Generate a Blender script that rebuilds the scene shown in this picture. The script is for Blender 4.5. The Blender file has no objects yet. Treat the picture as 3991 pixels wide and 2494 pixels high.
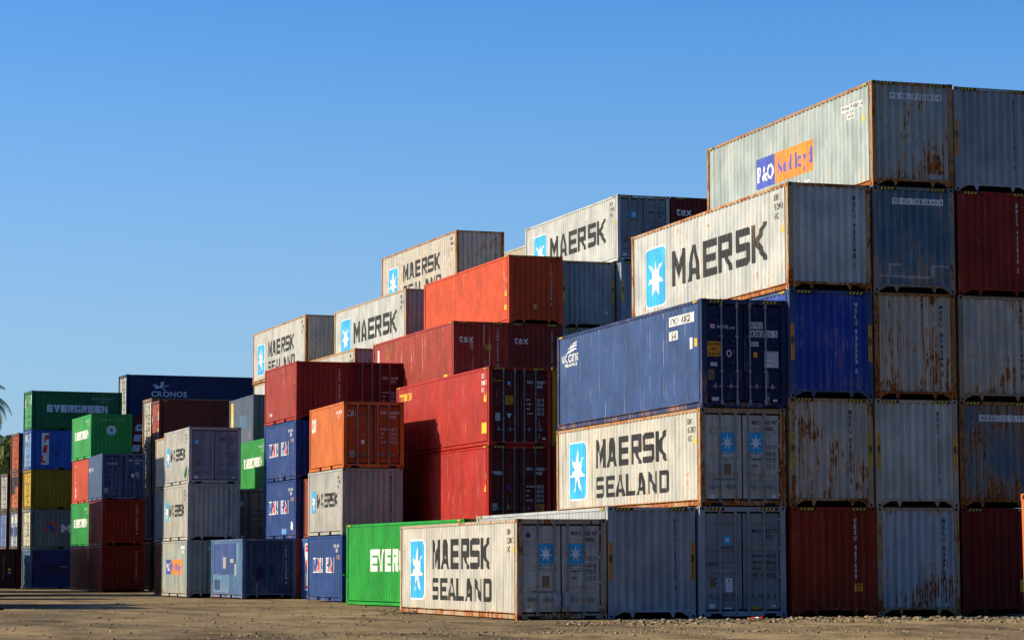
import bpy, bmesh, math, random
import numpy as np
from mathutils import Vector, Matrix
R = math.radians
scene = bpy.context.scene
COL = scene.collection

# ------------------------------------------------------------------ camera
cam_d = bpy.data.cameras.new('camera')
cam_d.sensor_width = 36.0
cam_d.lens = 10008.86 / 3991.0 * 36.0
cam_d.clip_end = 6000.0
cam = bpy.data.objects.new('camera', cam_d)
COL.objects.link(cam)
scene.camera = cam
_th, _pit, _rol = R(18.2904), R(5.4982), R(-0.13558)
_r = Vector((math.cos(_th), -math.sin(_th), 0))
_f = Vector((math.sin(_th) * math.cos(_pit), math.cos(_th) * math.cos(_pit), math.sin(_pit)))
_u = _r.cross(_f)
_r2 = _r * math.cos(_rol) + _u * math.sin(_rol)
_u2 = -_r * math.sin(_rol) + _u * math.cos(_rol)
_m = Matrix((_r2, _u2, -_f)).transposed().to_4x4()
_m.translation = Vector((0, 0, 1.3116))
cam.matrix_world = _m

# ------------------------------------------------------------------ sky, sun, exposure
SUN_EL, SUN_AZ = R(27.0), R(20.0)          # light travels towards +X and slightly -Y
to_sun = Vector((-math.cos(SUN_AZ) * math.cos(SUN_EL), math.sin(SUN_AZ) * math.cos(SUN_EL), math.sin(SUN_EL)))
world = bpy.data.worlds.new('World')
scene.world = world
world.use_nodes = True
wn = world.node_tree
sky = wn.nodes.new('ShaderNodeTexSky')
sky.sky_type = 'NISHITA'
sky.sun_disc = False
sky.sun_elevation = SUN_EL
sky.sun_rotation = math.atan2(to_sun.x, to_sun.y)
sky.air_density = 0.7
sky.dust_density = 1.5
sky.ozone_density = 6.0
bg = wn.nodes['Background']
bg.inputs['Strength'].default_value = 0.125
hsv = wn.nodes.new('ShaderNodeHueSaturation'); hsv.inputs['Saturation'].default_value = 1.24
wn.links.new(sky.outputs[0], hsv.inputs['Color']); 
wtc = wn.nodes.new('ShaderNodeTexCoord'); wsep = wn.nodes.new('ShaderNodeSeparateXYZ'); wmr = wn.nodes.new('ShaderNodeMapRange'); wmx = wn.nodes.new('ShaderNodeMix')
wmr.interpolation_type = 'SMOOTHSTEP'; wmx.data_type = 'RGBA'
for i_, v_ in ((1, -.02), (2, .30), (3, .75), (4, 0.)): wmr.inputs[i_].default_value = v_
wn.links.new(wtc.outputs['Generated'], wsep.inputs[0]); wn.links.new(wsep.outputs[2], wmr.inputs[0]); wn.links.new(wmr.outputs[0], wmx.inputs[0])
wn.links.new(hsv.outputs[0], wmx.inputs[6]); wmx.inputs[7].default_value = (1.75, 2.7, 3.45, 1)     # pale haze low over the horizon
wn.links.new(wmx.outputs[2], bg.inputs['Color'])
sun_d = bpy.data.lights.new('sun', 'SUN')
sun_d.energy = 5.0
sun_d.angle = R(0.5)
sun_d.color = (1.0, 0.86, 0.62)
sun = bpy.data.objects.new('sun', sun_d)
COL.objects.link(sun)
sun.rotation_euler = to_sun.to_track_quat('Z', 'Y').to_euler()
sun.location = (0, 0, 60)
scene.view_settings.view_transform = 'Standard'
scene.view_settings.look = 'None'
scene.view_settings.exposure = 0.74
scene.view_settings.gamma = 1.0

# ------------------------------------------------------------------ materials
def make_group():
    g = bpy.data.node_groups.new('weathered_paint', 'ShaderNodeTree')
    it = g.interface
    for n, t in (('Color', 'NodeSocketColor'), ('Scratch Color', 'NodeSocketColor'), ('Rust', 'NodeSocketFloat'),
                 ('Dirt', 'NodeSocketFloat'), ('Scratch', 'NodeSocketFloat'), ('Rough', 'NodeSocketFloat')):
        it.new_socket(n, in_out='INPUT', socket_type=t)
    it.new_socket('Shader', in_out='OUTPUT', socket_type='NodeSocketShader')
    N, L = g.nodes, g.links
    gi, go = N.new('NodeGroupInput'), N.new('NodeGroupOutput')
    tc, oi = N.new('ShaderNodeTexCoord'), N.new('ShaderNodeObjectInfo')
    def math_(op, a, b=None, c=None, clamp=False):
        n = N.new('ShaderNodeMath'); n.operation = op; n.use_clamp = clamp
        for i, v in enumerate((a, b, c)):
            if v is None: continue
            if isinstance(v, (int, float)): n.inputs[i].default_value = v
            else: L.new(v, n.inputs[i])
        return n.outputs[0]
    def mix(fac, a, b, typ='MIX'):
        n = N.new('ShaderNodeMix'); n.data_type = 'RGBA'; n.blend_type = typ
        for i, v in ((0, fac), (6, a), (7, b)):
            if isinstance(v, (int, float)): n.inputs[i].default_value = v
            elif isinstance(v, tuple): n.inputs[i].default_value = v
            else: L.new(v, n.inputs[i])
        return n.outputs[2]
    seed = math_('MULTIPLY', oi.outputs['Random'], 61.0)
    cx = N.new('ShaderNodeCombineXYZ')
    L.new(seed, cx.inputs[0]); L.new(seed, cx.inputs[1])
    va = N.new('ShaderNodeVectorMath'); va.operation = 'ADD'
    L.new(tc.outputs['Object'], va.inputs[0]); L.new(cx.outputs[0], va.inputs[1])
    P = va.outputs[0]
    def noise(scale, detail=3.0, rough=0.55, dist=0.0):
        mp = N.new('ShaderNodeVectorMath'); mp.operation = 'MULTIPLY'
        L.new(P, mp.inputs[0]); mp.inputs[1].default_value = scale
        n = N.new('ShaderNodeTexNoise'); n.inputs['Scale'].default_value = 1.0
        n.inputs['Detail'].default_value = detail; n.inputs['Roughness'].default_value = rough
        n.inputs['Distortion'].default_value = dist
        L.new(mp.outputs[0], n.inputs['Vector'])
        return n.outputs['Fac']
    def smooth(x, lo, hi):
        n = N.new('ShaderNodeMapRange'); n.interpolation_type = 'SMOOTHSTEP'
        L.new(x, n.inputs[0])
        for i, v in ((1, lo), (2, hi)):
            if isinstance(v, (int, float)): n.inputs[i].default_value = v
            else: L.new(v, n.inputs[i])
        return n.outputs[0]
    broad = noise((1.1, 1.1, .8), 4)
    smooth_ = lambda v: smooth(v, .3, .7)
    tint = math_('MULTIPLY_ADD', smooth_(broad), 0.36, 0.84)
    hs = N.new('ShaderNodeVectorMath'); hs.operation = 'SCALE'
    L.new(gi.outputs['Color'], hs.inputs[0]); L.new(tint, hs.inputs['Scale'])
    c = hs.outputs[0]
    # vertical grime
    st = noise((9, 9, .4), 4, .6)
    stm = math_('MULTIPLY', smooth(st, .46, .78), gi.outputs['Dirt'])
    c = mix(stm, c, mix(1.0, c, (.42, .33, .24, 1), 'MULTIPLY'))
    sp = noise((5, 5, 5), 5, .7)
    spm = math_('MULTIPLY', smooth(sp, .6, .75), math_('MULTIPLY', gi.outputs['Dirt'], .5))
    c = mix(spm, c, (.11, .085, .06, 1))
    # pale scratches
    sc = noise((19, 19, .28), 3, .6)
    sc2 = noise((2, 2, 1.5), 2)
    scm = math_('MULTIPLY', math_('MULTIPLY', smooth(sc, .60, .70), smooth(sc2, .42, .6)), gi.outputs['Scratch'])
    c = mix(scm, c, gi.outputs['Scratch Color'])
    # rust
    nA, nD, nB = noise((8, 8, 4.2), 6, .70, .4), noise((21, 21, .6), 3, .6), noise((1.1, 1.1, .8), 2)
    sep = N.new('ShaderNodeSeparateXYZ'); L.new(tc.outputs['Object'], sep.inputs[0])
    low = N.new('ShaderNodeMapRange'); L.new(sep.outputs[2], low.inputs[0])
    low.inputs[1].default_value = 1.1; low.inputs[2].default_value = .15
    low.inputs[3].default_value = 0; low.inputs[4].default_value = .06
    r = math_('ADD', math_('MULTIPLY', nA, .42), math_('MULTIPLY', nD, .58))
    r = math_('ADD', r, math_('MULTIPLY', math_('SUBTRACT', nB, .5), .45))
    r = math_('ADD', r, low.outputs[0])
    T = math_('MULTIPLY_ADD', gi.outputs['Rust'], -.36, .82)
    halo = smooth(r, math_('SUBTRACT', T, .11), T)
    core = smooth(r, T, math_('ADD', T, .05))
    c = mix(math_('MULTIPLY', halo, .72), c, mix(.5, c, (.48, .24, .05, 1), 'MIX'))
    fine = noise((14, 14, 9), 4, .7)
    rc = mix(smooth(fine, .36, .62), (.36, .105, .014, 1), (.075, .022, .007, 1))
    c = mix(core, c, rc)
    b = N.new('ShaderNodeBsdfPrincipled')
    L.new(c, b.inputs['Base Color'])
    ro = math_('MULTIPLY_ADD', core, .3, math_('MULTIPLY_ADD', math_('SUBTRACT', sp, .5), .5, gi.outputs['Rough']), True)
    L.new(ro, b.inputs['Roughness'])
    b.inputs['Specular IOR Level'].default_value = .16
    bu = N.new('ShaderNodeBump'); bu.inputs['Strength'].default_value = .7; bu.inputs['Distance'].default_value = .035
    hgt = math_('ADD', noise((2.1, 2.1, 1.4), 3), math_('MULTIPLY', core, -.12))
    L.new(hgt, bu.inputs['Height']); L.new(bu.outputs[0], b.inputs['Normal'])
    L.new(b.outputs[0], go.inputs[0])
    return g
WP = make_group()
_pc = {}
def paint(color, rust=.15, dirt=.4, scratch=0., rough=.5, sc=None, name='paint'):
    key = (tuple(color), rust, dirt, scratch, rough, sc)
    if key in _pc: return _pc[key]
    m = bpy.data.materials.new(name); m.use_nodes = True
    nt = m.node_tree
    for n in list(nt.nodes):
        if n.type == 'BSDF_PRINCIPLED': nt.nodes.remove(n)
    g = nt.nodes.new('ShaderNodeGroup'); g.node_tree = WP
    g.inputs['Color'].default_value = (*[v * .56 for v in color], 1)
    g.inputs['Scratch Color'].default_value = (*(sc or tuple(min(.8, .35 + .6 * v) for v in color)), 1)
    g.inputs['Rust'].default_value = rust; g.inputs['Dirt'].default_value = dirt
    g.inputs['Scratch'].default_value = scratch; g.inputs['Rough'].default_value = rough
    out = [n for n in nt.nodes if n.type == 'OUTPUT_MATERIAL'][0]
    nt.links.new(g.outputs[0], out.inputs[0])
    _pc[key] = m
    return m
RUBBER = paint((.012, .011, .010), 0, .2, 0, .8, name='rubber_gasket')
DARK = paint((.02, .017, .014), 0, .3, 0, .9, name='underside_and_gap_shade')  # near-black underside; in rail and sill gaps it paints the shade
GALV = paint((.34, .36, .36), .12, .5, 0, .42, name='galvanised_steel')
HOLE_SHADE = paint((.01, .008, .007), 0, 0, 0, .95, name='casting_hole_shade')  # flat near-black disc painted for the shade inside a casting hole
INK = {'black': (.016, .016, .017), 'white': (.78, .77, .72), 'blue': (.035, .40, .74), 'red': (.62, .03, .02),
       'yellow': (.80, .50, .03), 'orange': (.86, .30, .02), 'navy': (.03, .055, .24), 'wanblue': (.025, .08, .27),
       'green': (.02, .30, .04), 'brown': (.20, .13, .07), 'grey': (.36, .37, .36), 'paleblue': (.50, .60, .70),
       'ndorange': (.90, .24, .03), 'ndblue': (.055, .09, .42), 'skyblue': (.12, .35, .70), 'dimyellow': (.55, .42, .05),
       'cubegreen': (.10, .42, .20)}
def ink(n, rust=.12): return paint(tuple(min(1., v * 1.35) for v in INK[n]), rust, .35, 0, .5, name='ink_' + n)

# ------------------------------------------------------------------ mesh helpers
class MB:
    def __init__(s): s.v, s.f, s.m = [], [], []
    def face(s, pts, mi=0):
        i = len(s.v); s.v += [tuple(p) for p in pts]; s.f.append(tuple(range(i, i + len(pts)))); s.m.append(mi)
    def box(s, x0, y0, z0, x1, y1, z1, mi=0):
        i = len(s.v)
        s.v += [(x0, y0, z0), (x1, y0, z0), (x1, y1, z0), (x0, y1, z0), (x0, y0, z1), (x1, y0, z1), (x1, y1, z1), (x0, y1, z1)]
        for q in ((0, 3, 2, 1), (4, 5, 6, 7), (0, 1, 5, 4), (1, 2, 6, 5), (2, 3, 7, 6), (3, 0, 4, 7)):
            s.f.append(tuple(i + k for k in q)); s.m.append(mi)
    def tube(s, p, q, r, n=8, mi=0, r2=None):
        p, q = Vector(p), Vector(q); d = (q - p).normalized()
        a = d.orthogonal().normalized(); b = d.cross(a); i = len(s.v)
        for pt, rr in ((p, r), (q, r if r2 is None else r2)):
            for k in range(n):
                t = 2 * math.pi * k / n
                s.v.append(tuple(pt + a * rr * math.cos(t) + b * rr * math.sin(t)))
        for k in range(n):
            s.f.append((i + k, i + (k + 1) % n, i + n + (k + 1) % n, i + n + k)); s.m.append(mi)
        s.f.append(tuple(i + k for k in reversed(range(n)))); s.m.append(mi)
        s.f.append(tuple(i + n + k for k in range(n))); s.m.append(mi)
    def mesh(s, name, T=None):
        me = bpy.data.meshes.new(name)
        v = [T(*p) for p in s.v] if T else s.v
        me.from_pydata(v, [], s.f)
        me.polygons.foreach_set('material_index', s.m)
        me.update()
        return me
def link(name, me, mats, parent=None, loc=None):
    o = bpy.data.objects.new(name, me); COL.objects.link(o)
    if parent: o.parent = parent
    for i, m in enumerate(mats):
        if len(me.materials) <= i: me.materials.append(m)
        o.material_slots[i].link = 'OBJECT'
        o.material_slots[i].material = m
    if loc: o.location = loc
    return o

# ------------------------------------------------------------------ lettering
def load_glyphs():
    chars = [chr(c) for c in range(33, 127)]
    tmp = []
    for c in chars:
        cu = bpy.data.curves.new('glyph', 'FONT'); cu.body = c; cu.size = 1.0; cu.resolution_u = 3; cu.offset = .018
        o = bpy.data.objects.new('glyph', cu); COL.objects.link(o); tmp.append(o)
    dg = bpy.context.evaluated_depsgraph_get(); dg.update()
    G = {}
    for c, o in zip(chars, tmp):
        me = bpy.data.meshes.new_from_object(o.evaluated_get(dg))
        vs = [v.co.xy.copy() for v in me.vertices]
        fs = [[tuple(vs[i]) for i in p.vertices] for p in me.polygons]
        xs = [v.x for v in vs] or [0]
        G[c] = (fs, min(xs), max(xs))
        bpy.data.meshes.remove(me)
    for o in tmp:
        cu = o.data; bpy.data.objects.remove(o); bpy.data.curves.remove(cu)
    return G
GLY = load_glyphs()
CAP = max(p[1] for f in GLY['H'][0] for p in f)
def text(s, x, y, h, w=None, gap=.16):
    """polygons for a line of text: left x, baseline y, cap height h, squeezed to total width w"""
    polys, cur = [], 0.
    for c in s:
        if c == ' ': cur += .38; continue
        fs, a, b = GLY[c]
        for f in fs: polys.append([((px - a + cur) / CAP, py / CAP) for px, py in f])
        cur += b - a + gap * .6
    tot = max(.01, cur - gap * .6) / CAP
    k = (w / tot) if w else h
    out = [[(x + px * k, y + py * h) for px, py in p] for p in polys]
    return out
def vtext(s, x, ytop, h, pitch, w=.06):
    out, y = [], ytop
    for c in s:
        if c != ' ':
            fs, a, b = GLY[c]
            k = min(w / max(.2, b - a), h / CAP * 1.0)
            for f in fs: out.append([(x + (px - (a + b) / 2) * k, y - h + py / CAP * h) for px, py in f])
            y -= pitch
        else: y -= pitch * .6
    return out
def rect(x0, y0, x1, y1): return [(x0, y0), (x1, y0), (x1, y1), (x0, y1)]
def rrect(x0, y0, x1, y1, r, n=4):
    o = []
    for cx, cy, a0 in ((x1 - r, y0 + r, -90), (x1 - r, y1 - r, 0), (x0 + r, y1 - r, 90), (x0 + r, y0 + r, 180)):
        for k in range(n + 1):
            a = R(a0 + 90 * k / n); o.append((cx + r * math.cos(a), cy + r * math.sin(a)))
    return o
def disc(x, y, rx, ry=None, n=16):
    ry = ry or rx
    return [(x + rx * math.cos(2 * math.pi * k / n), y + ry * math.sin(2 * math.pi * k / n)) for k in range(n)]
def star(x, y, rx, ry, n=7, inner=.40, rot=0.):
    o = []
    for k in range(2 * n):
        a = R(90 + rot) + math.pi * k / n; q = 1 if k % 2 == 0 else inner
        o.append((x + rx * q * math.cos(a), y + ry * q * math.sin(a)))
    return o
def block_glyph(c, t):
    s = t * .82
    B = lambda *a: rect(*a)
    mir = lambda p: [(1 - x, y) for x, y in reversed(p)]
    if c == 'E': return [B(0, 0, t, 1), B(t, 1 - s, 1, 1), B(t, .5 - s / 2, .94, .5 + s / 2), B(t, 0, 1, s)]
    if c == 'L': return [B(0, 0, t, 1), B(t, 0, 1, s)]
    if c == 'I': return [B(.5 - t / 2, 0, .5 + t / 2, 1)]
    if c == 'H': return [B(0, 0, t, 1), B(1 - t, 0, 1, 1), B(t, .5 - s / 2, 1 - t, .5 + s / 2)]
    if c == 'S': return [[(0, 1 - s), (1, 1 - s), (1, .95), (.95, 1), (.10, 1), (0, .90)], B(0, .5 + s / 2, t, 1 - s), [(0, .5 - s / 2 + .05), (.05, .5 - s / 2), (1, .5 - s / 2), (1, .5 + s / 2 - .05), (.95, .5 + s / 2), (0, .5 + s / 2)], B(1 - t, s, 1, .5 - s / 2), [(0, .05), (.05, 0), (.90, 0), (1, .10), (1, s), (0, s)]]
    if c == 'C': return [[(0, .08), (0, .92), (.1, 1), (t, 1), (t, 0), (.1, 0)][::-1], B(t, 1 - s, 1, 1), B(t, 0, 1, s)]
    if c == 'G': return block_glyph('C', t) + [B(1 - t, s, 1, .52), B(.55, .52 - s * .8, 1 - t, .52)]
    if c == 'O': return [B(0, 0, t, 1), B(1 - t, 0, 1, 1), B(t, 1 - s, 1 - t, 1), B(t, 0, 1 - t, s)]
    if c == 'D': return [B(0, 0, t, 1), B(t, 1 - s, 1 - t, 1), B(t, 0, 1 - t, s), [(1 - t, 0), (.93, 0), (1, .09), (1, .91), (.93, 1), (1 - t, 1)]]
    if c == 'P': return [B(0, 0, t, 1), B(t, 1 - s, 1, 1), B(t, .42, 1, .42 + s), B(1 - t, .42 + s, 1, 1 - s)]
    if c == 'R': return [B(0, 0, t, 1), [(t, 1 - s), (1, 1 - s), (1, .93), (.93, 1), (t, 1)], [(t, .38), (.93, .38), (1, .45), (1, .38 + s), (t, .38 + s)], B(1 - t, .38 + s, 1, 1 - s),
                         [(.42, .38), (.42 + t * 1.0, .38), (1.04, 0), (1.04 - t * 1.15, 0)][::-1]]
    if c == 'K': return [B(0, 0, t, 1), [(t, .42), (t, .62), (1 - t * .95, 1), (1.04, 1), (.52, .52), (t + .1, .5)][::-1], [(t + .1, .5), (.52, .52), (1.06, 0), (1.06 - t * 1.1, 0), (t, .42)][::-1]]
    if c == 'M':
        q = [(t, 1), (t, .62), (.5, .02), (.5, .48)][::-1]
        return [B(0, 0, t, 1), B(1 - t, 0, 1, 1), q, mir(q)]
    if c == 'W':
        return [[(x, 1 - y) for x, y in reversed(p)] for p in block_glyph('M', t)]
    if c == 'N': return [B(0, 0, t, 1), B(1 - t, 0, 1, 1), [(t, 1), (t, .60), (1 - t, 0), (1 - t, .40)][::-1]]
    if c == 'A':
        q = [(0, 0), (t * 1.12, 0), (.5, .80), (.5, 1), (.33, 1)]
        i = lambda y: t * 1.12 + (.5 - t * 1.12) * y / .80
        return [q, mir(q), [(i(.18), .18), (1 - i(.18), .18), (1 - i(.18 + s * .8), .18 + s * .8), (i(.18 + s * .8), .18 + s * .8)]]
    if c == 'T': return [B(0, 1 - s, 1, 1), B(.5 - t / 2, 0, .5 + t / 2, 1 - s)]
    if c == 'X':
        q = [(0, 1), (t * 1.1, 1), (.5 + t * .35, .5), (t * 1.1, 0), (0, 0), (.5 - t * .45, .5)][::-1]
        return [q, [(.5 + t * .35, .5), (1 - t * 1.1, 1), (1, 1), (.5 + t * .75, .5), (1, 0), (1 - t * 1.1, 0)][::-1]]
    if c == 'V':
        q = [(0, 1), (t * 1.15, 1), (.5, .26), (.5, 0), (.36, 0)][::-1]
        return [q, mir(q)]
    return []
def block(s, x0, y0, x1, y1, t=.26, gap=.16, inset=0.):
    n = len(s); wI = {'I': .5}
    ws = [wI.get(c, .5 if c == ' ' else 1.) for c in s]
    k = (x1 - x0) / (sum(ws) + gap * (n - 1)); out, x = [], x0
    for c, w in zip(s, ws):
        if c != ' ':
            for p in block_glyph(c, t): out.append([(x + k * w * px, y0 + (y1 - y0) * py) for px, py in p])
        x += k * (w + gap)
    return out
# ------------------------------------------------------------------ container geometry
W, HC, SD, L40, L20 = 2.438, 2.896, 2.591, 12.192, 6.058
def wave(a, b, pitch, depth, fl=.27, sl=.23):
    n = max(1, round((b - a) / pitch)); p = (b - a) / n; br = [(a, 0.)]
    for k in range(n):
        q = a + k * p
        br += [(q + p * fl, 0.), (q + p * (fl + sl), depth), (q + p * (2 * fl + sl), depth), (q + p, 0.)]
    return br
def bands(H, n):
    z0, z1 = .205, H - .178
    if n == 3: cs = (.75, 1.32, 1.98)
    elif n == 0: cs = ()
    else: cs = (.52, 1.06, 1.36, 1.66, 2.36)[:n]
    k = (H / HC if n != 3 else H / SD); br = [(z0, 0.)]
    for c in cs:
        c *= k
        br += [(c - .085, 0.), (c - .065, .026), (c + .065, .026), (c + .085, 0.)]
    return br + [(z1, 0.)]
def interp(br, x):
    if x <= br[0][0]: return br[0][1]
    for (a, da), (b, db) in zip(br, br[1:]):
        if x <= b: return da + (db - da) * (x - a) / (b - a)
    return br[-1][1]
SX, FY, DY = .014, .022, .07
_side, _mesh = {}, {}
FRONT = wave(.17, W - .17, .233, .058, .29, .21)
def side_prof(L):
    if L not in _side: _side[L] = wave(.27, L - .25, .278, .036)
    return _side[L]
def cached(key, fn):
    if key not in _mesh: _mesh[key] = fn()
    return _mesh[key]
def panel_side(L, H, right):
    mb = MB(); br = side_prof(L); z0, z1 = .19, H - .055
    X = lambda d: (W - SX - d) if right else SX + d
    pts = [(.15, .10), (.225, .10), (.245, 0)] if False else [(.14, .085), (.215, .085), (.262, .0)]
    pts = pts + br + [(L - .245, 0.), (L - .215, .085), (L - .14, .085)]
    for (a, da), (b, db) in zip(pts, pts[1:]):
        q = [(X(da), a, z0), (X(da), a, z1), (X(db), b, z1), (X(db), b, z0)]
        mb.face(q if not right else q[::-1])
    return mb.mesh('side_panel')
def end_T(L): return lambda x, y, z: (W - x, L - y, z)
def end_wall(L, H, rear):
    mb = MB(); z0, z1 = .23, H - .06
    pts = [(.10, .03)] + FRONT + [(W - .10, .03)]
    for (a, da), (b, db) in zip(pts, pts[1:]):
        mb.face([(a, FY + da, z0), (b, FY + db, z0), (b, FY + db, z1), (a, FY + da, z1)])
    return mb.mesh('end_wall', end_T(L) if rear else None)
def header(L, H, rear, door):
    mb = MB(); h = .125 if door else .075
    mb.box(.17, .012, H - h - .008, W - .17, .16, H - .008)
    mb.box(.17, .004, H - .022, W - .17, .012, H - .008)
    return mb.mesh('header_beam', end_T(L) if rear else None)
def sill(L, H, rear, door):
    mb = MB()
    if door:
        mb.box(.17, .014, .028, W - .17, .16, .158)
        for x in (.30, W - .62): mb.box(x, .010, .018, x + .32, .014, .10, 1)
    else:
        mb.box(.15, .010, .165, W - .15, .14, .228)
        mb.box(.12, .30, .012, W - .12, .34, .17, 1)
        for x, s in ((.16, 1), (W - .16, -1)):
            mb.face([(x, .03, .165), (x + s * .26, .03, .165), (x + s * .03, .03, .05), (x, .03, .03)])
        for x in (.62, W - .70):
            mb.face([(x - .02, .012, .165), (x + .13, .012, .165), (x + .085, .012, .03), (x + .035, .012, .03)])
    return mb.mesh('bottom_sill', end_T(L) if rear else None)
def casting_box(mb, x, y, z, hole):
    """x, y, z: the outer corner signs; castings 162 x 178 x 118 mm"""
    x0, x1 = (0., .162) if x < 0 else (W - .162, W)
    y0, y1, z0, z1 = y[0], y[1], z[0], z[1]
    mb.box(x0, y0, z0, x1, y1, z1)
def casting_mesh(x, ys, zs, L, hole):
    mb = MB(); casting_box(mb, x, ys, zs, hole)
    if hole:
        zc, yc = (zs[0] + zs[1]) / 2, (ys[0] + ys[1]) / 2
        xo, s = (0., -1) if x < 0 else (W, 1)
        k = lambda a, w, h: (w * math.cos(a), h * math.sin(a))
        A = [2 * math.pi * i / 12 for i in range(12)]
        f = [(xo + s * .0015, yc + k(a, .030, .042)[0], zc + k(a, .030, .042)[1]) for a in A]
        mb.face(f if s > 0 else f[::-1], 1)
        xc = .085 if x < 0 else W - .085
        yo, sy = (ys[0], -1) if ys[0] < L / 2 else (ys[1], 1)
        f = [(xc + k(a, .034, .042)[0], yo + sy * .0015, zc + k(a, .034, .042)[1]) for a in A]
        mb.face(f if sy < 0 else f[::-1], 1)
    return mb.mesh('corner_casting')
def post_mesh(x, yend, L, H, merge):
    mb = MB()
    x0, x1 = (.006, .150) if x < 0 else (W - .150, W - .006)
    y0, y1 = (.006, .165) if yend == 0 else (L - .165, L - .006)
    mb.box(x0, y0, .115, x1, y1, H - .115)
    if merge:
        yy = (0., .178) if yend == 0 else (L - .178, L)
        for zs in ((0., .118), (H - .118, H)): casting_box(mb, x, yy, zs, False)
    return mb.mesh('corner_post')
def top_rail(L, H, right):
    mb = MB()
    X = lambda a, b: (a, b) if not right else (W - b, W - a)
    x0, x1 = X(.004, .066); mb.box(x0, .175, H - .088, x1, L - .175, H - .014)
    return mb.mesh('top_rail')
def bottom_rail(L, H, right):
    mb = MB(); X = lambda a, b: (a, b) if not right else (W - b, W - a)
    segs = [(.178, L - .178)]
    if L < 8: segs = [(.178, 1.86), (2.22, L - 2.22), (L - 1.86, L - .178)]
    x0, x1 = X(.008, .16); mb.box(x0, .178, .168, x1, L - .178, .19)
    x0, x1 = X(.11, .15); mb.box(x0, .178, .035, x1, L - .178, .168, 1)
    for a, b in segs:
        x0, x1 = X(.004, .05); mb.box(x0, a, .030, x1, b, .135)
        x0, x1 = X(.05, .108); mb.box(x0, a, .030, x1, b, .040)
    return mb.mesh('bottom_rail')
def roof(L, H):
    mb = MB(); br = wave(.1, L - .1, .21, .018)
    for (a, da), (b, db) in zip(br, br[1:]):
        mb.face([(.03, a, H - .010 - da), (W - .03, a, H - .010 - da), (W - .03, b, H - .010 - db), (.03, b, H - .010 - db)])
    return mb.mesh('roof')
def floor_(L, H):
    mb = MB(); mb.box(.15, .2, .15, W - .15, L - .2, .175); return mb.mesh('floor')
def door_leaf(L, H, rear, leaf, nb):
    mb = MB(); x0, x1 = (.178, W / 2 - .022) if leaf == 0 else (W / 2 + .022, W - .178)
    br = bands(H, nb); z0, z1 = br[0][0], br[-1][0]
    i0, i1 = x0 + .10, x1 - .11 if leaf == 0 else x1 - .10
    i0 = x0 + (.10 if leaf == 0 else .11)
    for (a, da), (b, db) in zip(br, br[1:]):
        mb.face([(i0, DY + da, a), (i1, DY + da, a), (i1, DY + db, b), (i0, DY + db, b)])
        for x, s in ((i0, 1), (i1, -1)):
            if da or db:
                f = [(x, DY, a), (x, DY + da, a), (x, DY + db, b), (x, DY, b)]
                mb.face(f if s > 0 else f[::-1])
    mb.box(x0, DY, z0, i0, DY + .04, z1); mb.box(i1, DY, z0, x1, DY + .04, z1)
    mb.face([(i0, DY, z0), (i1, DY, z0), (i1, DY + .04, z0), (i0, DY + .04, z0)][::-1])
    return mb.mesh('door', end_T(L) if rear else None)
def gasket(L, H, rear):
    mb = MB(); mb.box(.10, DY + .035, .155, W - .10, DY + .09, H - .12)
    return mb.mesh('door_gasket', end_T(L) if rear else None)
RODS = (.575, 1.02, 1.385, 1.835)
def rod_mesh(L, H, rear, k):
    mb = MB(); x, y = RODS[k], .028
    mb.tube((x, y, .08), (x, y, H - .04), .022, 8)
    for z in (.155, H - .17): mb.box(x - .033, y - .022, z - .05, x + .033, DY, z + .075)
    for z in (.07, H - .075): mb.box(x - .028, y - .012, z - .022, x + .028, y + .02, z + .022)
    for z in (H * .34, H * .66): mb.box(x - .042, y - .024, z - .022, x + .042, DY, z + .022)
    return mb.mesh('lock_rod', end_T(L) if rear else None)
def handle_mesh(L, H, rear, k):
    mb = MB(); x, z = RODS[k], .58 * H / HC
    s = -1 if k in (0, 1) else 1
    mb.tube((x, .03, z), (x + s * .30, .024, z - .006), .011, 6)
    mb.box(x - .03 if s > 0 else x - .05, .016, z - .03, x + .05 if s > 0 else x + .03, DY, z + .03)
    xc = x + s * .185
    mb.box(xc - .03, .014, z - .055, xc + .03, DY, z + .055)
    mb.box(xc - .012, .004, z + .05, xc + .012, .03, z + .085)
    return mb.mesh('door_handle', end_T(L) if rear else None)
def hinge_mesh(L, H, rear, leaf, k):
    mb = MB(); z = .32 + (H - .66) * k / 3
    if leaf == 0: mb.box(.085, .030, z - .035, .225, DY, z + .035); mb.tube((.085, .04, z - .05), (.085, .04, z + .05), .018, 6)
    else: mb.box(W - .225, .030, z - .035, W - .085, DY, z + .035); mb.tube((W - .085, .04, z - .05), (W - .085, .04, z + .05), .018, 6)
    return mb.mesh('hinge', end_T(L) if rear else None)

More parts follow.
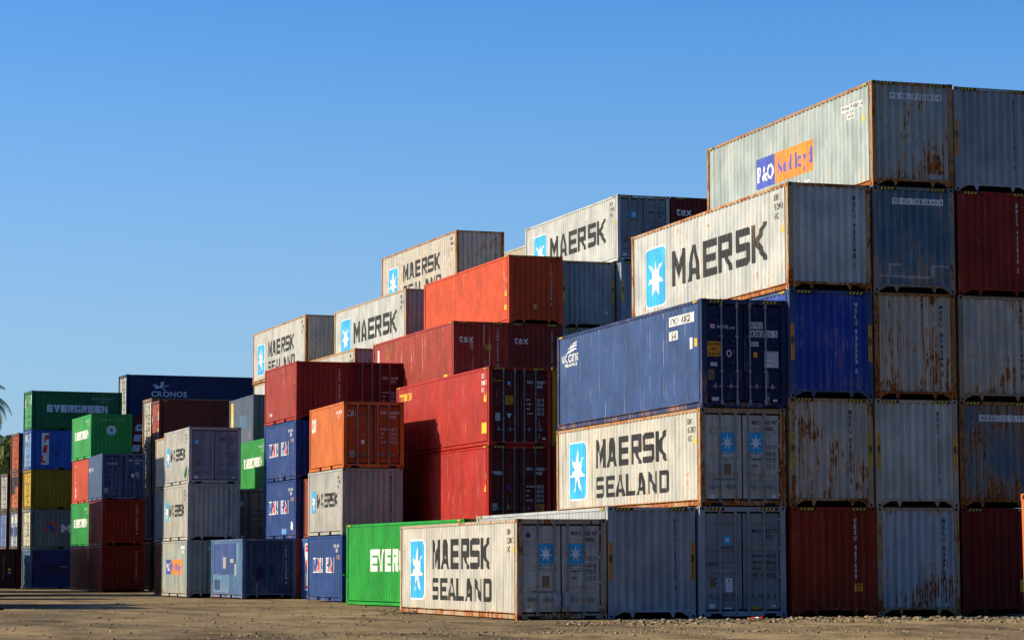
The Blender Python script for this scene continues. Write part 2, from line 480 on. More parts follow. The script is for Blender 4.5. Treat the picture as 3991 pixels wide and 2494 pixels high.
SPLIT = {'paint_patch', 'door_panel', 'dark_patch', 'number_box', 'paper_sticker', 'grey_smear', 'side_sticker', 'star_panel', 'logo_panel'}
JIT = random.Random(4)
class Box:
    """one shipping container: x 0..W, y 0..L away from its front end, z up"""
    def __init__(s, label, x, y, z, yaw=0., L=L40, H=HC, col=(.5, .5, .5), rust=.2, dirt=.4, scratch=0., frust=None,
                 fcol=None, door=None, nb=5, rod=None, near=True, group='stacked shipping containers', rough=.5, doorcol=None, endrust=None, rot=False, endcol=None):
        if rot: x, yaw = x + L * math.cos(R(yaw)), yaw + 90; y = y + L * math.sin(R(yaw - 90))
        s.L, s.H, s.door, s.nb = L, H, door, nb
        e = bpy.data.objects.new('shipping_container', None); COL.objects.link(e)
        e.empty_display_size = .3
        jx, jy = JIT.uniform(-.022, .022), JIT.uniform(-.03, .03)
        e.location = (x + jx, y + jy, z); e.rotation_euler = (0, 0, R(yaw + JIT.uniform(-.12, .12)))
        e['label'] = label; e['category'] = 'container'; e['group'] = group
        s.e = e
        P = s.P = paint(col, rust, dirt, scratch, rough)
        F = s.F = paint(fcol or col, rust + .12 if frust is None else frust, dirt, scratch * .5, rough)
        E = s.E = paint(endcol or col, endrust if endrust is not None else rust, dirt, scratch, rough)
        for right in (0, 1):
            link('side_panel', cached(('sp', L, H, right), lambda: panel_side(L, H, right)), [P], e)
            link('top_rail', cached(('tr', L, H, right), lambda: top_rail(L, H, right)), [F], e)
            link('bottom_rail', cached(('br', L, H, right), lambda: bottom_rail(L, H, right)), [F, DARK], e)
        link('roof', cached(('rf', L, H), lambda: roof(L, H)), [P], e)
        link('floor', cached(('fl', L, H), lambda: floor_(L, H)), [DARK], e)
        for x_ in (-1, 1):
            for ye in (0, 1):
                p = link('corner_post', cached(('po', x_, ye, L, H, near), lambda: post_mesh(x_, ye, L, H, not near)), [F], e)
                if near:
                    ys = (0., .178) if ye == 0 else (L - .178, L)
                    for zs in ((0., .118), (H - .118, H)):
                        link('corner_casting', cached(('ca', x_, ye, zs, L), lambda: casting_mesh(x_, ys, zs, L, True)), [F, HOLE_SHADE], p)
        for rear in (0, 1):
            isd = (door == 'rear') == bool(rear) and door is not None
            link('header_beam', cached(('he', L, H, rear, isd), lambda: header(L, H, rear, isd)), [F], e)
            link('bottom_sill', cached(('si', L, H, rear, isd), lambda: sill(L, H, rear, isd)), [F, DARK], e)
            if not isd:
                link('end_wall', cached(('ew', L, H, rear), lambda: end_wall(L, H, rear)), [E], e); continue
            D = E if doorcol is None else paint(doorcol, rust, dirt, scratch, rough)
            link('door_gasket', cached(('ga', L, H, rear), lambda: gasket(L, H, rear)), [RUBBER], e)
            for leaf in (0, 1):
                d = link('door', cached(('do', L, H, rear, leaf, nb), lambda: door_leaf(L, H, rear, leaf, nb)), [D], e)
                for k in (0, 1):
                    kk = leaf * 2 + k
                    link('lock_rod', cached(('rd', L, H, rear, kk), lambda: rod_mesh(L, H, rear, kk)), [rod or GALV], d)
                    if near: link('door_handle', cached(('hd', L, H, rear, kk), lambda: handle_mesh(L, H, rear, kk)), [rod or GALV], d)
                if near:
                    for k in range(4): link('hinge', cached(('hi', L, H, rear, leaf, k), lambda: hinge_mesh(L, H, rear, leaf, k)), [D], d)
    # face: 'L' left side (u from the rear end), 'F' front wall, 'D' front door, 'R' rear door, 'P' front posts, 'Q' side top rail, 'H' front header
    def mark(s, name, face, polys, mat, layer=1):
        if not polys: return None
        if len(polys) > 1 and name in SPLIT:
            for p in polys: s.mark(name, face, [p], mat, layer)
            return None
        L, H = s.L, s.H
        bm = bmesh.new(); off = .0035 * layer
        for p in polys:
            vs = [bm.verts.new((u, v, 0)) for u, v in p]
            try: bm.faces.new(vs)
            except ValueError: pass
        br, ax = None, 0
        if face == 'L': br = [(L - a, d) for a, d in reversed(side_prof(L))]
        elif face == 'F': br = FRONT
        if br:
            us = [v.co.x for v in bm.verts]; lo, hi = min(us), max(us)
            bm.normal_update(); ng = [f for f in bm.faces if len(f.verts) > 4]
            if ng: bmesh.ops.triangulate(bm, faces=ng)
            for a, d in br:
                if lo + 1e-4 < a < hi - 1e-4:
                    g = bm.verts[:] + bm.edges[:] + bm.faces[:]
                    bmesh.ops.bisect_plane(bm, geom=g, plane_co=(a, 0, 0), plane_no=(1, 0, 0), dist=1e-5)
        dbr = bands(H, s.nb)
        for v in bm.verts:
            u, w = v.co.x, v.co.y
            if face == 'L': v.co = (SX + interp(br, u) - off, L - u, w)
            elif face == 'F': v.co = (u, FY + interp(br, u) - off, w)
            elif face == 'D': v.co = (u, DY - off, w)
            elif face == 'R': v.co = (W - u, L - DY + off, w)
            elif face == 'P': v.co = (u, .006 - off, w)
            elif face == 'Q': v.co = (.004 - off, L - u, w)
            elif face == 'H': v.co = (u, .004 - off, w)
        me = bpy.data.meshes.new(name); bm.to_mesh(me); bm.free()
        return link(name, me, [mat], s.e)
    def stripes(s, front=True, side=True):
        H, L = s.H, s.L; h = .062; z = H - .088 if s.door != 'front' else H - .1
        def st(u0, n, z):
            return [[(u0 + k * .105, z), (u0 + k * .105 + .05, z), (u0 + k * .105 + .095, z + h), (u0 + k * .105 + .045, z + h)] for k in range(n)]
        if front:
            for u in (.22, W - .70):
                s.mark('hazard_stripe_base', 'H', [rect(u - .01, z - .006, u + .48, z + h + .006)], ink('black'), 1)
                s.mark('hazard_stripe', 'H', st(u, 4, z), ink('yellow', .3), 2)
        if side:
            for u in (L - .62, .22):
                s.mark('hazard_stripe_base', 'Q', [rect(u - .01, H - .082, u + .40, H - .02)], ink('black'), 1)
                s.mark('hazard_stripe', 'Q', [[(a, b - .0) for a, b in p] for p in st(u, 3, H - .082)], ink('yellow', .3), 2)
    def caution_posts(s, sides=(0, 1), z0=1.0, h=.98, c='orange', rust=.1):
        for k in sides:
            u0 = .035 if k == 0 else W - .135
            s.mark('caution_sticker', 'P', [rect(u0, z0, u0 + .10, z0 + h)], ink(c, rust), 1)
            s.mark('caution_band', 'P', [rect(u0 + .012, z0 + h * .45, u0 + .088, z0 + h * .66)], ink('black'), 2)
            f = h / .98
            s.mark('caution_lettering', 'P', vtext('CAUTION', u0 + .05, z0 + h - .02, .045 * f, .058 * f, .05), ink('black'), 2)
            s.mark('caution_lettering', 'P', vtext('CONTAINER', u0 + .05, z0 + h * .43, .036 * f, .046 * f, .05), ink('black'), 2)
            s.mark('caution_lettering', 'P', vtext('HIGH', u0 + .05, z0 + h * .645, .04 * f, .05 * f, .05), ink(c), 3)
    def star_panel(s, face, u0, v0, u1, v1, white_edge=True, name='star_panel', r=.16):
        if white_edge: s.mark('star_panel_border', face, [rrect(u0 - .05, v0 - .05, u1 + .05, v1 + .05, r + .05)], ink('white'), 1)
        s.mark(name, face, [rrect(u0, v0, u1, v1, r)], ink('blue'), 2)
        cx, cy = (u0 + u1) / 2, (v0 + v1) / 2
        rr = (u1 - u0) * .46
        s.mark('seven_point_star', face, [star(cx, cy - .02, rr, (v1 - v0) * .42, 7, .36)], ink('white', .2), 3)
    def maersk_side(s, two=True):
        L, H = s.L, s.H
        if L < 8:
            s.star_panel('L', .62, .93, 1.36, 1.82, False, r=.08)
            s.mark('lettering', 'L', block('MAERSK', 1.62, 1.12, 5.2, 1.68), ink('black', .2), 1)
        elif two:
            s.star_panel('L', 1.18, .46, 2.78, 2.12)
            s.mark('lettering', 'L', block('MAERSK', 3.65, 1.30, 9.65, 2.14), ink('black', .22), 1)
            s.mark('lettering', 'L', block('SEALAND', 3.65, .43, 9.75, 1.05), ink('black', .22), 1)
        else:
            s.star_panel('L', 1.30, .54, 2.86, 2.30)
            s.mark('lettering', 'L', block('MAERSK', 3.5, .97, 10.7, 2.03), ink('black', .25), 1)
    def side_code(s, a, b, c, col='black', h=.15):
        L, H = s.L, s.H; u = L - 1.02
        s.mark('serial_number', 'L', text(a, u, H - .40, h, .42), ink(col), 1); s.mark('serial_number', 'L', text(b, u, H - .40 - h * 1.5, h, .62), ink(col), 1); s.mark('type_code', 'L', text(c, u, H - .40 - h * 3, h, .36), ink(col), 1)
    def end_code(s, t, col='black', u=1.97, top=None, h=.13, pitch=.163):
        s.mark('serial_number', 'F', vtext(t, u, (top or s.H - .30), h * .95, pitch, .068), ink(col), 1)
    def lamp_tri(s, v=1.72, u=None):
        u = u or s.L - .42
        s.mark('warning_triangle', 'L', [[(u - .14, v), (u + .14, v), (u, v + .30)]], ink('yellow'), 1)
    def side_tags(s, v=1.35, col='yellow'):
        u = s.L - .40
        s.mark('side_sticker', 'L', [rect(u, v, u + .09, v + .2)], ink(col), 1)
    def door_code(s, a, b, c, col, face='D', v=None, plates=True, weights=True, labels=('MAX.GROSS', 'TARE', 'NET', 'CU.CAP.')):
        H = s.H; v = v or H - .40; K = ink(col)
        s.mark('serial_number', face, text(a, 1.50, v, .105, .25), K, 1)
        s.mark('serial_number', face, text(b, 1.885, v, .105, .42), K, 1); s.mark('type_code', face, text(c, 1.885, v - .155, .105, .22), K, 1)
        if weights:
            ps, y = [], v - .62
            rnd = random.Random(a + b)
            for t in labels:
                ps += text(t, 1.49, y, .055, .06 * len(t) * .62)
                for k in range(2):
                    ps += text('%d.%03d' % (rnd.randint(2, 32), rnd.randint(100, 990)), 1.90, y + .03 - k * .065, .045, .15)
                    ps += text('KGS' if k == 0 else 'LBS', 2.09, y + .03 - k * .065, .045, .075)
                y -= .17
            s.mark('weight_table', face, ps, K, 1)
        if plates:
            s.mark('safety_plate', face, [rect(.30, .78, .48, 1.03)], ink('brown', .4), 1)
            s.mark('paper_sticker', face, [rect(.26, .24, .44, .34)], ink('white', .3), 1)
            s.mark('paper_sticker', face, [rect(2.03, .26, 2.15, .315)], ink('white', .2), 1)
        return s
# ------------------------------------------------------------------ the container yard
MG = (.63, .62, .545)      # shipping-line pale grey
MGd = (.42, .44, .46)
RUSTF = (.33, .14, .05)
TEAL = (.43, .51, .50)
WAN = (.018, .066, .25)
GRN = (.012, .36, .038)
HID = 'containers buried inside the stacks'
HL = 'container buried inside a stack, hidden behind the front rows'
HCOLS = [(.30, .035, .022), (.08, .12, .25), (.45, .47, .46), (.33, .06, .03)]
_h = [0]
def hidden(x, y, levels, yaw=0., L=L40, z=0.):
    for h in levels:
        _h[0] += 1
        Box(HL, x, y, z, yaw, L, h, HCOLS[_h[0] % 4], .2, near=False, group=HID)
        z += h
    return z

# --- front row: three containers standing on the ground left of the tall stacks
c = Box('pale grey container foremost on the ground, grey doors shut, two-line black lettering', 20.88, 62.82, -.03, -1.54, L40, SD, MG, .40, .6, .25, .80, door='front', nb=3, fcol=(.50, .45, .36), rod=paint((.33, .32, .29), .4, .5))
c.maersk_side(True); c.side_code('MSKU', '621387', '42G1'); c.lamp_tri(1.72); c.side_tags(.62, 'dimyellow')
def sealand_door(c, www=True):
    for u in (.60, 1.41):
        c.mark('star_panel', 'D', [rrect(u, 1.43, u + .40, 1.94, .03)], ink('blue'), 1)
        c.mark('seven_point_star', 'D', [star(u + .20, 1.685, .185, .21, 7, .38)], ink('white'), 2)
        c.mark('name_strip', 'D', [rect(u, 1.29, u + .40, 1.425)], ink('white'), 1)
        c.mark('lettering', 'D', text('MAERSK', u + .01, 1.365, .05, .38) + text('SEALAND', u + .01, 1.30, .045, .38), ink('black'), 2)
    if www: c.mark('lettering', 'D', text('WWW.maersksealand.com', .40, .70, .05, .62), ink('black'), 1)
    c.mark('safety_plate', 'D', [rect(.70, .84, .90, 1.12)], ink('brown', .5), 1)
c.door_code('MSKU', '621 387 9', '42G1', 'black', v=2.17, plates=False, labels=('GROSS WT', 'PAYLOAD', 'TARE WT', 'CUBE'))
sealand_door(c)
c.mark('round_sticker', 'D', [star(.33, 2.17, .07, .075, 9, .85)], ink('navy'), 1)
c.mark('paper_sticker', 'D', [rect(.27, .2, .45, .3)], ink('white', .5), 1)
# torn plastic film wrapped round the inner lock handles
for u0 in (1.00, 1.26):
    rnd = random.Random(int(u0 * 100)); mb = MB(); nx, nz = 6, 9; g = {}
    for i in range(nx):
        for k in range(nz):
            g[i, k] = (u0 + .19 * i / (nx - 1) + rnd.uniform(-.012, .012), .012 - .02 * rnd.random() - .012 * (i in (2, 3)), .33 + .37 * k / (nz - 1) + (rnd.uniform(-.06, .03) if k in (0, nz - 1) else 0))
    for i in range(nx - 1):
        for k in range(nz - 1): mb.face([g[i, k], g[i + 1, k], g[i + 1, k + 1], g[i, k + 1]])
    link('plastic_film', mb.mesh('plastic_film'), [paint((.42, .43, .45), 0, .6, 0, .25)], c.e)

c = Box('clean grey container end on the ground right of the foremost doors, orange post strips', 23.36, 62.78, -.02, -1.21, L40, HC, (.47, .49, .50), .05, .25, 0, .08)
c.stripes(); c.caution_posts(z0=1.0, h=.98, rust=0); c.end_code('MRSU 389520 4', u=1.88, h=.14, pitch=.155)
c = Box('bright green tall container on the ground, half hidden behind the foremost grey one', 24.43, 78.90, -.02, 3.35, L40, HC, GRN, .06, .25, 0, .15)
c.mark('lettering', 'L', block('EVERGREEN', 2.74, 1.2, 9.6, 1.98, .33, .12), ink('white'), 1); c.stripes()

# --- corner stack: three doors facing the viewer
c = Box('dark grey container with shut doors directly beneath the two-star pale one, on the ground', 25.86, 62.56, 0, -1.18, L40, HC, MGd, .10, .4, 0, .2, door='front', nb=5, rod=GALV, doorcol=(.33, .34, .35))
c.stripes(); c.door_code('MRKU', '632 773 5', '45G1', 'black', v=2.20, labels=('MAX.GROSS', 'TARE WT', 'PAYLOAD', 'CUBE'))
c.mark('star_panel', 'D', [rrect(.685, 1.89, .90, 2.14, .035)], ink('blue'), 1)
c.mark('seven_point_star', 'D', [star(.79, 2.015, .085, .095, 7, .36)], ink('white'), 2)
c.mark('lettering', 'D', text('MAERSK', .625, 1.80, .055, .33) + text('maerskline.com', .16, 1.36, .05, .40), ink('black'), 1)
c.mark('paper_notice', 'D', [rect(.735, .66, .925, 1.02)], ink('white'), 1)
c.mark('notice_emblem', 'D', [disc(.83, .955, .035, .045), rect(.79, .87, .87, .885), rect(.77, .80, .89, .81), rect(.77, .77, .89, .78), rect(.77, .73, .87, .74)], ink('grey'), 2)
c.mark('oval_sticker', 'D', [disc(.495, .885, .05, .07)], ink('white'), 1); c.mark('oval_sticker_emblem', 'D', [disc(.495, .885, .03, .045)], ink('navy'), 2)
c.mark('orange_sticker', 'D', [rect(1.48, .19, 1.67, .28)], ink('orange'), 1)
c.mark('paper_sticker', 'D', [rect(.70, .21, .91, .26)], ink('paleblue'), 1)

c = Box('pale container with two-line black lettering, lying directly under the dark navy lettered one', 25.88, 62.56, HC, -1.15, L40, SD, MG, .46, .6, .25, .90, door='front', nb=3, fcol=(.46, .34, .22), rod=paint((.33, .32, .29), .45, .5))
c.maersk_side(True); c.side_code('MSKU', '653817', '42G1'); c.lamp_tri(1.66)
c.door_code('MSKU', '653 817 5', '42G1', 'black', v=2.17, plates=False, labels=('GROSS WT', 'PAYLOAD', 'TARE WT', 'CUBE')); sealand_door(c)
c.mark('paper_sticker', 'D', [rect(.24, .2, .42, .31)], ink('white', .4), 1); c.mark('paper_sticker', 'D', [rect(2.05, .24, 2.17, .31)], ink('white', .1), 1)

c = Box('dark navy container with orange caution sign and white number boxes on its doors', 25.94, 62.56, HC + SD, -1.1, L40, HC, (.036, .088, .25), .14, .35, .6, .40, door='front', nb=5, fcol=(.030, .045, .13), doorcol=(.016, .022, .075), rod=paint((.36, .37, .37), .1, .3))
c.stripes()
K, Wt = ink('black'), ink('white')
c.mark('number_box', 'D', [rect(1.41, 2.13, 1.775, 2.305), rect(1.41, 1.905, 1.80, 2.085), rect(1.86, 1.905, 2.20, 2.085), rect(1.41, 1.66, 1.645, 1.78)], Wt, 1)
for t_, u_, v_, h_, w_ in (('NYKU', 1.425, 2.15, .135, .33), ('4383', 1.425, 1.925, .135, .35), ('20', 1.875, 1.925, .135, .16), ('5', 2.10, 1.925, .135, .08), ('45G1', 1.425, 1.68, .085, .20)):
    c.mark('serial_number', 'D', text(t_, u_, v_, h_, w_), K, 2)
c.mark('caution_sign', 'D', [rrect(.155, 1.37, .565, 1.765, .02)], ink('orange', .3), 1)
c.mark('caution_lettering', 'D', text('CAUTION', .18, 1.655, .08, .36) + text('HIGH', .27, 1.53, .08, .19) + text('TRAILER', .18, 1.40, .08, .36), K, 2)
c.mark('flag_emblem', 'D', [rect(.27, 2.19, .40, 2.215), rect(.272, 2.145, .405, 2.165), rect(.275, 2.115, .41, 2.13)], Wt, 1)
c.mark('flag_emblem', 'D', [rect(.27, 2.215, .40, 2.23), rect(.272, 2.165, .405, 2.19), rect(.275, 2.13, .41, 2.145)], ink('red'), 1)
c.mark('lettering', 'D', text('NYK', .48, 2.115, .085, .32) + text('LINE', .82, 2.115, .04, .15), Wt, 1)
c.mark('round_sticker', 'D', [disc(.80, 1.455, .075, .095)], Wt, 1); c.mark('round_sticker_emblem', 'D', [disc(.80, 1.455, .045, .06)], K, 2)
c.mark('weight_label', 'D', [rect(1.81, 1.10, 2.21, 1.53)], Wt, 1)
c.mark('weight_table', 'D', text('MAX GROSS WGT 30.480 KGS', 1.82, 1.475, .035, .37) + text('67.200 LBS', 2.04, 1.41, .035, .15) + text('TARE WGT. 3.830 KGS', 1.82, 1.345, .035, .37) + text('8.440 LBS', 2.04, 1.28, .035, .15) + text('MAX CARGO WGT 26.650 KGS', 1.82, 1.205, .035, .37) + text('58.760 LBS', 2.04, 1.13, .035, .15), K, 2)
c.mark('orange_sticker', 'D', [rect(1.50, 1.36, 1.61, 1.50)], ink('orange'), 1)
c.mark('paper_sticker', 'D', [rect(.27, 1.115, .46, 1.21), rect(.30, .19, .50, .29), rect(2.05, .19, 2.17, .25)], Wt, 1)
c.mark('sticker_text', 'D', text('J. ACEP', .29, 1.155, .035, .14), K, 2)
c.mark('safety_plate', 'D', [rect(.19, .74, .38, 1.03)], ink('brown', .5), 1)
c.mark('chalk_mark', 'D', text('B', 1.86, .19, .14, .09), ink('grey'), 1)
c.mark('number_box', 'L', [rect(9.72, 2.34, 11.62, 2.60), rect(9.72, 1.96, 10.32, 2.20)], Wt, 1)
c.mark('serial_number', 'L', text('NYKU 438320 5', 9.78, 2.38, .18, 1.78), K, 2); c.mark('type_code', 'L', text('45G1', 9.78, 1.99, .18, .48), K, 2)
c.mark('side_sticker', 'L', [rect(11.3, 1.72, 11.42, 1.92), rect(11.3, 1.62, 11.42, 1.71)], Wt, 1); c.mark('side_sticker', 'L', [rect(11.62, 1.66, 11.74, 1.88)], ink('yellow'), 1)
c.mark('lettering', 'L', text('NYK LOGISTICS', .45, 2.05, .23, 1.5) + text('MEGACARRIER', .75, 1.91, .10, 1.15), Wt, 1)
c.mark('sail_emblem', 'L', [[(.75, 2.30), (1.05, 2.32), (1.72, 2.40), (1.74, 2.45), (1.2, 2.42)], [(1.0, 2.44), (1.4, 2.47), (1.74, 2.50), (1.76, 2.55), (1.3, 2.54)], [(1.3, 2.57), (1.74, 2.58), (1.78, 2.70), (1.7, 2.62)]], Wt, 1)

# --- second tall stack
x, y, w = 28.41, 62.42, -.77
c = Box('rust red container end on the ground, white number and small orange sign', x, y, 0, w, L40, HC, (.34, .030, .007), .18, .5, .15)
c.stripes(); c.end_code('UESU 467659 0', 'white', 1.83, h=.12, pitch=.155)
c.mark('caution_sign', 'F', [rect(1.79, .66, 2.03, .87)], ink('orange', .35), 1); c.mark('caution_lettering', 'F', text('CAUTION', 1.81, .79, .06, .2) + text("9'6''", 1.85, .69, .07, .12), K, 2)
c = Box('rust-streaked pale grey container end directly beneath the bright blue end', x - .02, y, HC, w, L40, HC, (.62, .60, .52), .74, .6, .1, .85, fcol=(.48, .38, .24))
c.stripes(); c.end_code('MSKU 015829 1', u=1.79, h=.14, pitch=.163); c.caution_posts(c='dimyellow', rust=.6)
c = Box('bright blue container end in the second stack, dark peeling patches near its bottom', x - .01, y, 2 * HC, w, L40, HC, (.025, .075, .42), .42, .4, .2, .3, fcol=(.06, .10, .22))
c.stripes(); c.end_code('MSKU 936553 5', 'white', 1.97, h=.13, pitch=.16); c.caution_posts(rust=.5)
c = Box('weathered white container above the navy one, large star panel, single line of black lettering', x, y, 3 * HC, w, L40, HC, (.62, .65, .62), .48, .40, .2, .9, fcol=(.52, .40, .24))
c.maersk_side(False); c.side_code('MSKU', '932148', '45G1', h=.17); c.lamp_tri(1.60); c.side_tags(.62); c.end_code('MSKU 932148 1', u=1.97, h=.13, pitch=.163)
c.mark('side_sticker', 'L', [rect(11.64, 2.02, 11.86, 2.2)], ink('grey'), 1)

# --- third tall stack
x, y, w = 30.88, 62.37, -.98
c = Box('pale blue-grey dented container end on the ground between two red ends', x + .0, y, 0, w, L40, HC, (.50, .60, .68), .70, .55, .1, .8, fcol=(.45, .36, .25))
c.end_code('MSKU 854754 0', u=1.99, h=.13, pitch=.16)
c.mark('grey_smear', 'F', [rect(1.23, .75, 1.36, 1.75)], ink('grey'), 1)
c = Box('clean pale grey container end with orange post strips, directly above the dented blue-grey end', x, y, HC, w, L40, HC, MG, .22, .45, .25, .45, fcol=(.50, .44, .33))
c.stripes(); c.end_code('MRKU 371523 3', u=1.86, h=.14, pitch=.163); c.caution_posts(rust=.1)
c = Box('pale container end badly streaked with brown rust, middle of the third stack', x, y, 2 * HC, w, L40, HC, (.64, .61, .52), .80, .6, .1, 1.0, fcol=RUSTF)
c.end_code('MSKU 814348 0', u=2.02, h=.13, pitch=.163)
c = Box('slate blue container end with white scuffs and number strip, directly beneath the pale teal one', x + .02, y, 3 * HC, w, L40, HC, (.11, .21, .28), .50, .6, .3, .6, fcol=(.20, .24, .24))
c.stripes(side=False)
def ponu(c, n, u0=.6, v=2.42):
    c.mark('number_strip', 'F', [rect(u0, v, u0 + 1.52, v + .17)], Wt, 1)
    for t_, du, w_, g_ in (('PONU', .04, .46, .9), (n[:3], .70, .30, .9), (n[3:6], 1.06, .28, .7), (n[6:], 1.42, .06, .1)):
        c.mark('serial_number', 'F', text(t_, u0 + du, v + .035, .10, w_, gap=g_), K, 2)
ponu(c, '7814405')
c.mark('white_scuff', 'F', [rect(.15, .42, .95, .48), rect(.45, .48, .55, .80), rect(.55, .74, .85, .80), rect(1.0, .40, 1.7, .47), rect(1.72, .45, 1.82, .78), rect(1.82, .72, 2.25, .78)], ink('grey', .3), 1)
c = Box('pale teal container, highest of all, blue and orange panel on its side', x + .04, y, 4 * HC, w, L40, HC, TEAL, .36, .5, .25, .88, fcol=(.36, .25, .14), endrust=.66)
ponu(c, '7908504', .58); c.stripes()
c.mark('logo_panel', 'L', [rect(3.95, 1.02, 5.37, 1.93)], ink('ndblue'), 1); c.mark('logo_panel', 'L', [rect(5.37, 1.02, 8.22, 1.93)], ink('ndorange'), 1)
c.mark('lettering', 'L', text('P&O', 4.12, 1.22, .46, 1.2), Wt, 2); c.mark('lettering', 'L', text('Nedlloyd', 5.6, 1.27, .46, 2.5, gap=.3), ink('ndblue'), 2)
c.mark('lettering', 'L', text('container', 6.0, .62, .26, 1.9), Wt, 1)
c.mark('number_box', 'L', [rect(10.2, 2.3, 11.55, 2.47), rect(10.55, 2.06, 10.95, 2.22)], Wt, 1); c.mark('serial_number', 'L', text('PONU 790850 4', 10.24, 2.33, .11, 1.26), K, 2); c.mark('type_code', 'L', text('45G1', 10.58, 2.09, .11, .33), K, 2)
c.mark('side_sticker', 'L', [rect(11.55, 1.85, 11.68, 2.02)], ink('yellow'), 1)
c.mark('tape_patch', 'F', [rect(1.65, .25, 2.1, .36)], ink('grey'), 1)

# --- fourth tall stack at the right edge
x, y, w = 33.50, 62.50, 0
c = Box('dark red container end on the ground at the bottom right corner', x, y, 0, w, L40, HC, (.22, .012, .004), .12, .4, .05)
c.stripes(side=False); c.mark('caution_sign', 'F', [rect(1.78, .62, 2.02, .95)], ink('dimyellow', .3), 1); c.mark('caution_lettering', 'F', text('CAUTION', 1.80, .82, .07, .2), K, 2)
c = Box('slate blue container end with big dark rust patches and white number strip', x, y, HC, w, L40, HC, (.11, .22, .30), .80, .6, .2, .95, fcol=RUSTF)
c.stripes(side=False); ponu(c, '7275771', .62, 2.36)
c = Box('beige white container end with thin rust lines, middle of the rightmost stack', x, y, 2 * HC, w, L40, HC, (.64, .60, .50), .62, .5, .1, .6, fcol=(.42, .32, .20))
c.end_code('MSKU 117402 3', u=1.97)
c = Box('rust red container end with a white number, second from the top of the rightmost stack', x, y, 3 * HC, w, L40, HC, (.33, .022, .008), .14, .4, .2)
c.stripes(side=False); c.end_code('BMOU 417816 3', 'white', 1.86, h=.13, pitch=.16)
c = Box('plain grey container end at the top right corner, orange strip on its left post', x, y, 4 * HC, w, L40, HC, MGd, .16, .4, .15, .3)
c.stripes(); c.end_code('MRKU 562619 8', u=1.88, h=.14, pitch=.163); c.caution_posts((0,), rust=.3)
c = Box('orange container whose sunlit corner post shows at the right edge of the picture', 21.79, 36.06, -.02, 0, L20, SD, (.74, .18, .04), .10, .3, .2, rot=True)
c.e.rotation_euler = (0, R(1.0), R(90))

# --- middle: tall red pair and the yellow door beside it
x, y, w = 28.77, 89.80, .52
hidden(x, y, [HC], w)
c = Box('glossy red tall container with dark doors, below its twin that has yellow side lettering', x, y, HC, w, L40, HC, (.50, .020, .010), .10, .3, .45, .15, door='front', doorcol=(.13, .012, .010), rod=paint((.16, .19, .21), .1, .4))
c.stripes(); c.door_code('DRYU', '940236 4', '45G1', 'white', v=1.98, plates=False)
c.mark('brand_plate', 'D', [rect(.14, 1.80, .56, 1.93)], ink('paleblue'), 1); c.mark('lettering', 'D', text('SeaCube', .155, 1.83, .075, .39), ink('navy'), 2); c.mark('plate_stripe', 'D', [rect(.14, 1.80, .56, 1.815)], ink('cubegreen'), 2)
c.mark('round_sticker', 'D', [disc(.79, 1.34, .07, .08)], ink('navy'), 1)
c.mark('warning_triangle', 'D', [[(.69, .53), (.90, .53), (.795, .73)]], ink('orange'), 1)
c.mark('caution_sign', 'D', [rect(1.89, .37, 2.19, .73)], ink('orange'), 1); c.mark('caution_lettering', 'D', text('CAUTION', 1.92, .64, .055, .24) + text("9'6''", 1.99, .56, .055, .09) + text('HIGH', 1.98, .48, .055, .13) + text('CONTAINER', 1.91, .39, .055, .26), K, 2)
c.mark('safety_plate', 'D', [rect(.16, .50, .36, .76)], ink('grey', .3), 1)
c.mark('serial_number', 'L', vtext('DRYU9402364', L40 - .95, 2.3, .10, .12, .09), Wt, 1); c.side_tags(1.65); c.lamp_tri(1.2, L40 - .45)
c = Box('glossy red tall container with dark doors, yellow lettering at the far end of its side', x, y, 2 * HC, w, L40, HC, (.50, .026, .012), .10, .3, .40, .2, door='front', doorcol=(.12, .011, .010), rod=paint((.22, .28, .33), .05, .3))
c.stripes(); c.door_code('TGCU', '501387 0', '45G1', 'white', v=2.28, plates=False, labels=('MGW.', 'TARE.', 'NET.', 'CU.CAP.'))
c.mark('lettering', 'D', text('Touax', .15, 2.35, .08, .39), ink('dimyellow'), 1)
c.mark('square_sticker', 'D', [rect(.75, 2.22, .86, 2.36)], ink('skyblue'), 1); c.mark('sticker_text', 'D', text('GL', .765, 2.26, .06, .08), Wt, 2)
c.mark('caution_sign', 'D', [rect(.655, 1.49, .965, 1.82)], ink('orange'), 1); c.mark('caution_lettering', 'D', text('CAUTION', .67, 1.73, .065, .28) + text('HIGH', .74, 1.62, .065, .14) + text('TRAILER', .67, 1.51, .065, .28), K, 2)
c.mark('warning_triangle', 'D', [[(.70, 1.17), (.91, 1.17), (.805, .98)]], ink('paleblue'), 1)
c.mark('safety_plate', 'D', [rect(.27, .90, .46, 1.19)], ink('grey', .4), 1); c.mark('paper_sticker', 'D', [rect(2.11, .22, 2.23, .29)], Wt, 1)
c.mark('lettering', 'L', block('TEX', .45, 2.28, 2.15, 2.57, .36, .12), ink('yellow'), 1); c.side_code('TGCU', '501387', '45G1', 'white', .17)
c.lamp_tri(1.62, L40 - .55); c.side_tags(1.75); c.mark('caution_sign', 'L', [rect(11.3, .45, 11.75, .85)], ink('yellow'), 1)
x2 = 31.30
hidden(x2, 89.95, [HC], w)
c = Box('dark red container beneath the yellow door, only a sliver showing', x2, 89.95, HC, w, L40, HC, (.26, .025, .015), .12, .4, .1, door='front', doorcol=(.14, .013, .010))
c.mark('brand_plate', 'D', [rect(.14, 1.80, .56, 1.93)], ink('paleblue'), 1)
c = Box('yellow container door end, a narrow strip seen beside the navy container', x2, 89.95, 2 * HC, w, L40, HC, (.55, .36, .015), .15, .5, 0, door='front', rod=paint((.45, .30, .03), .2, .4))

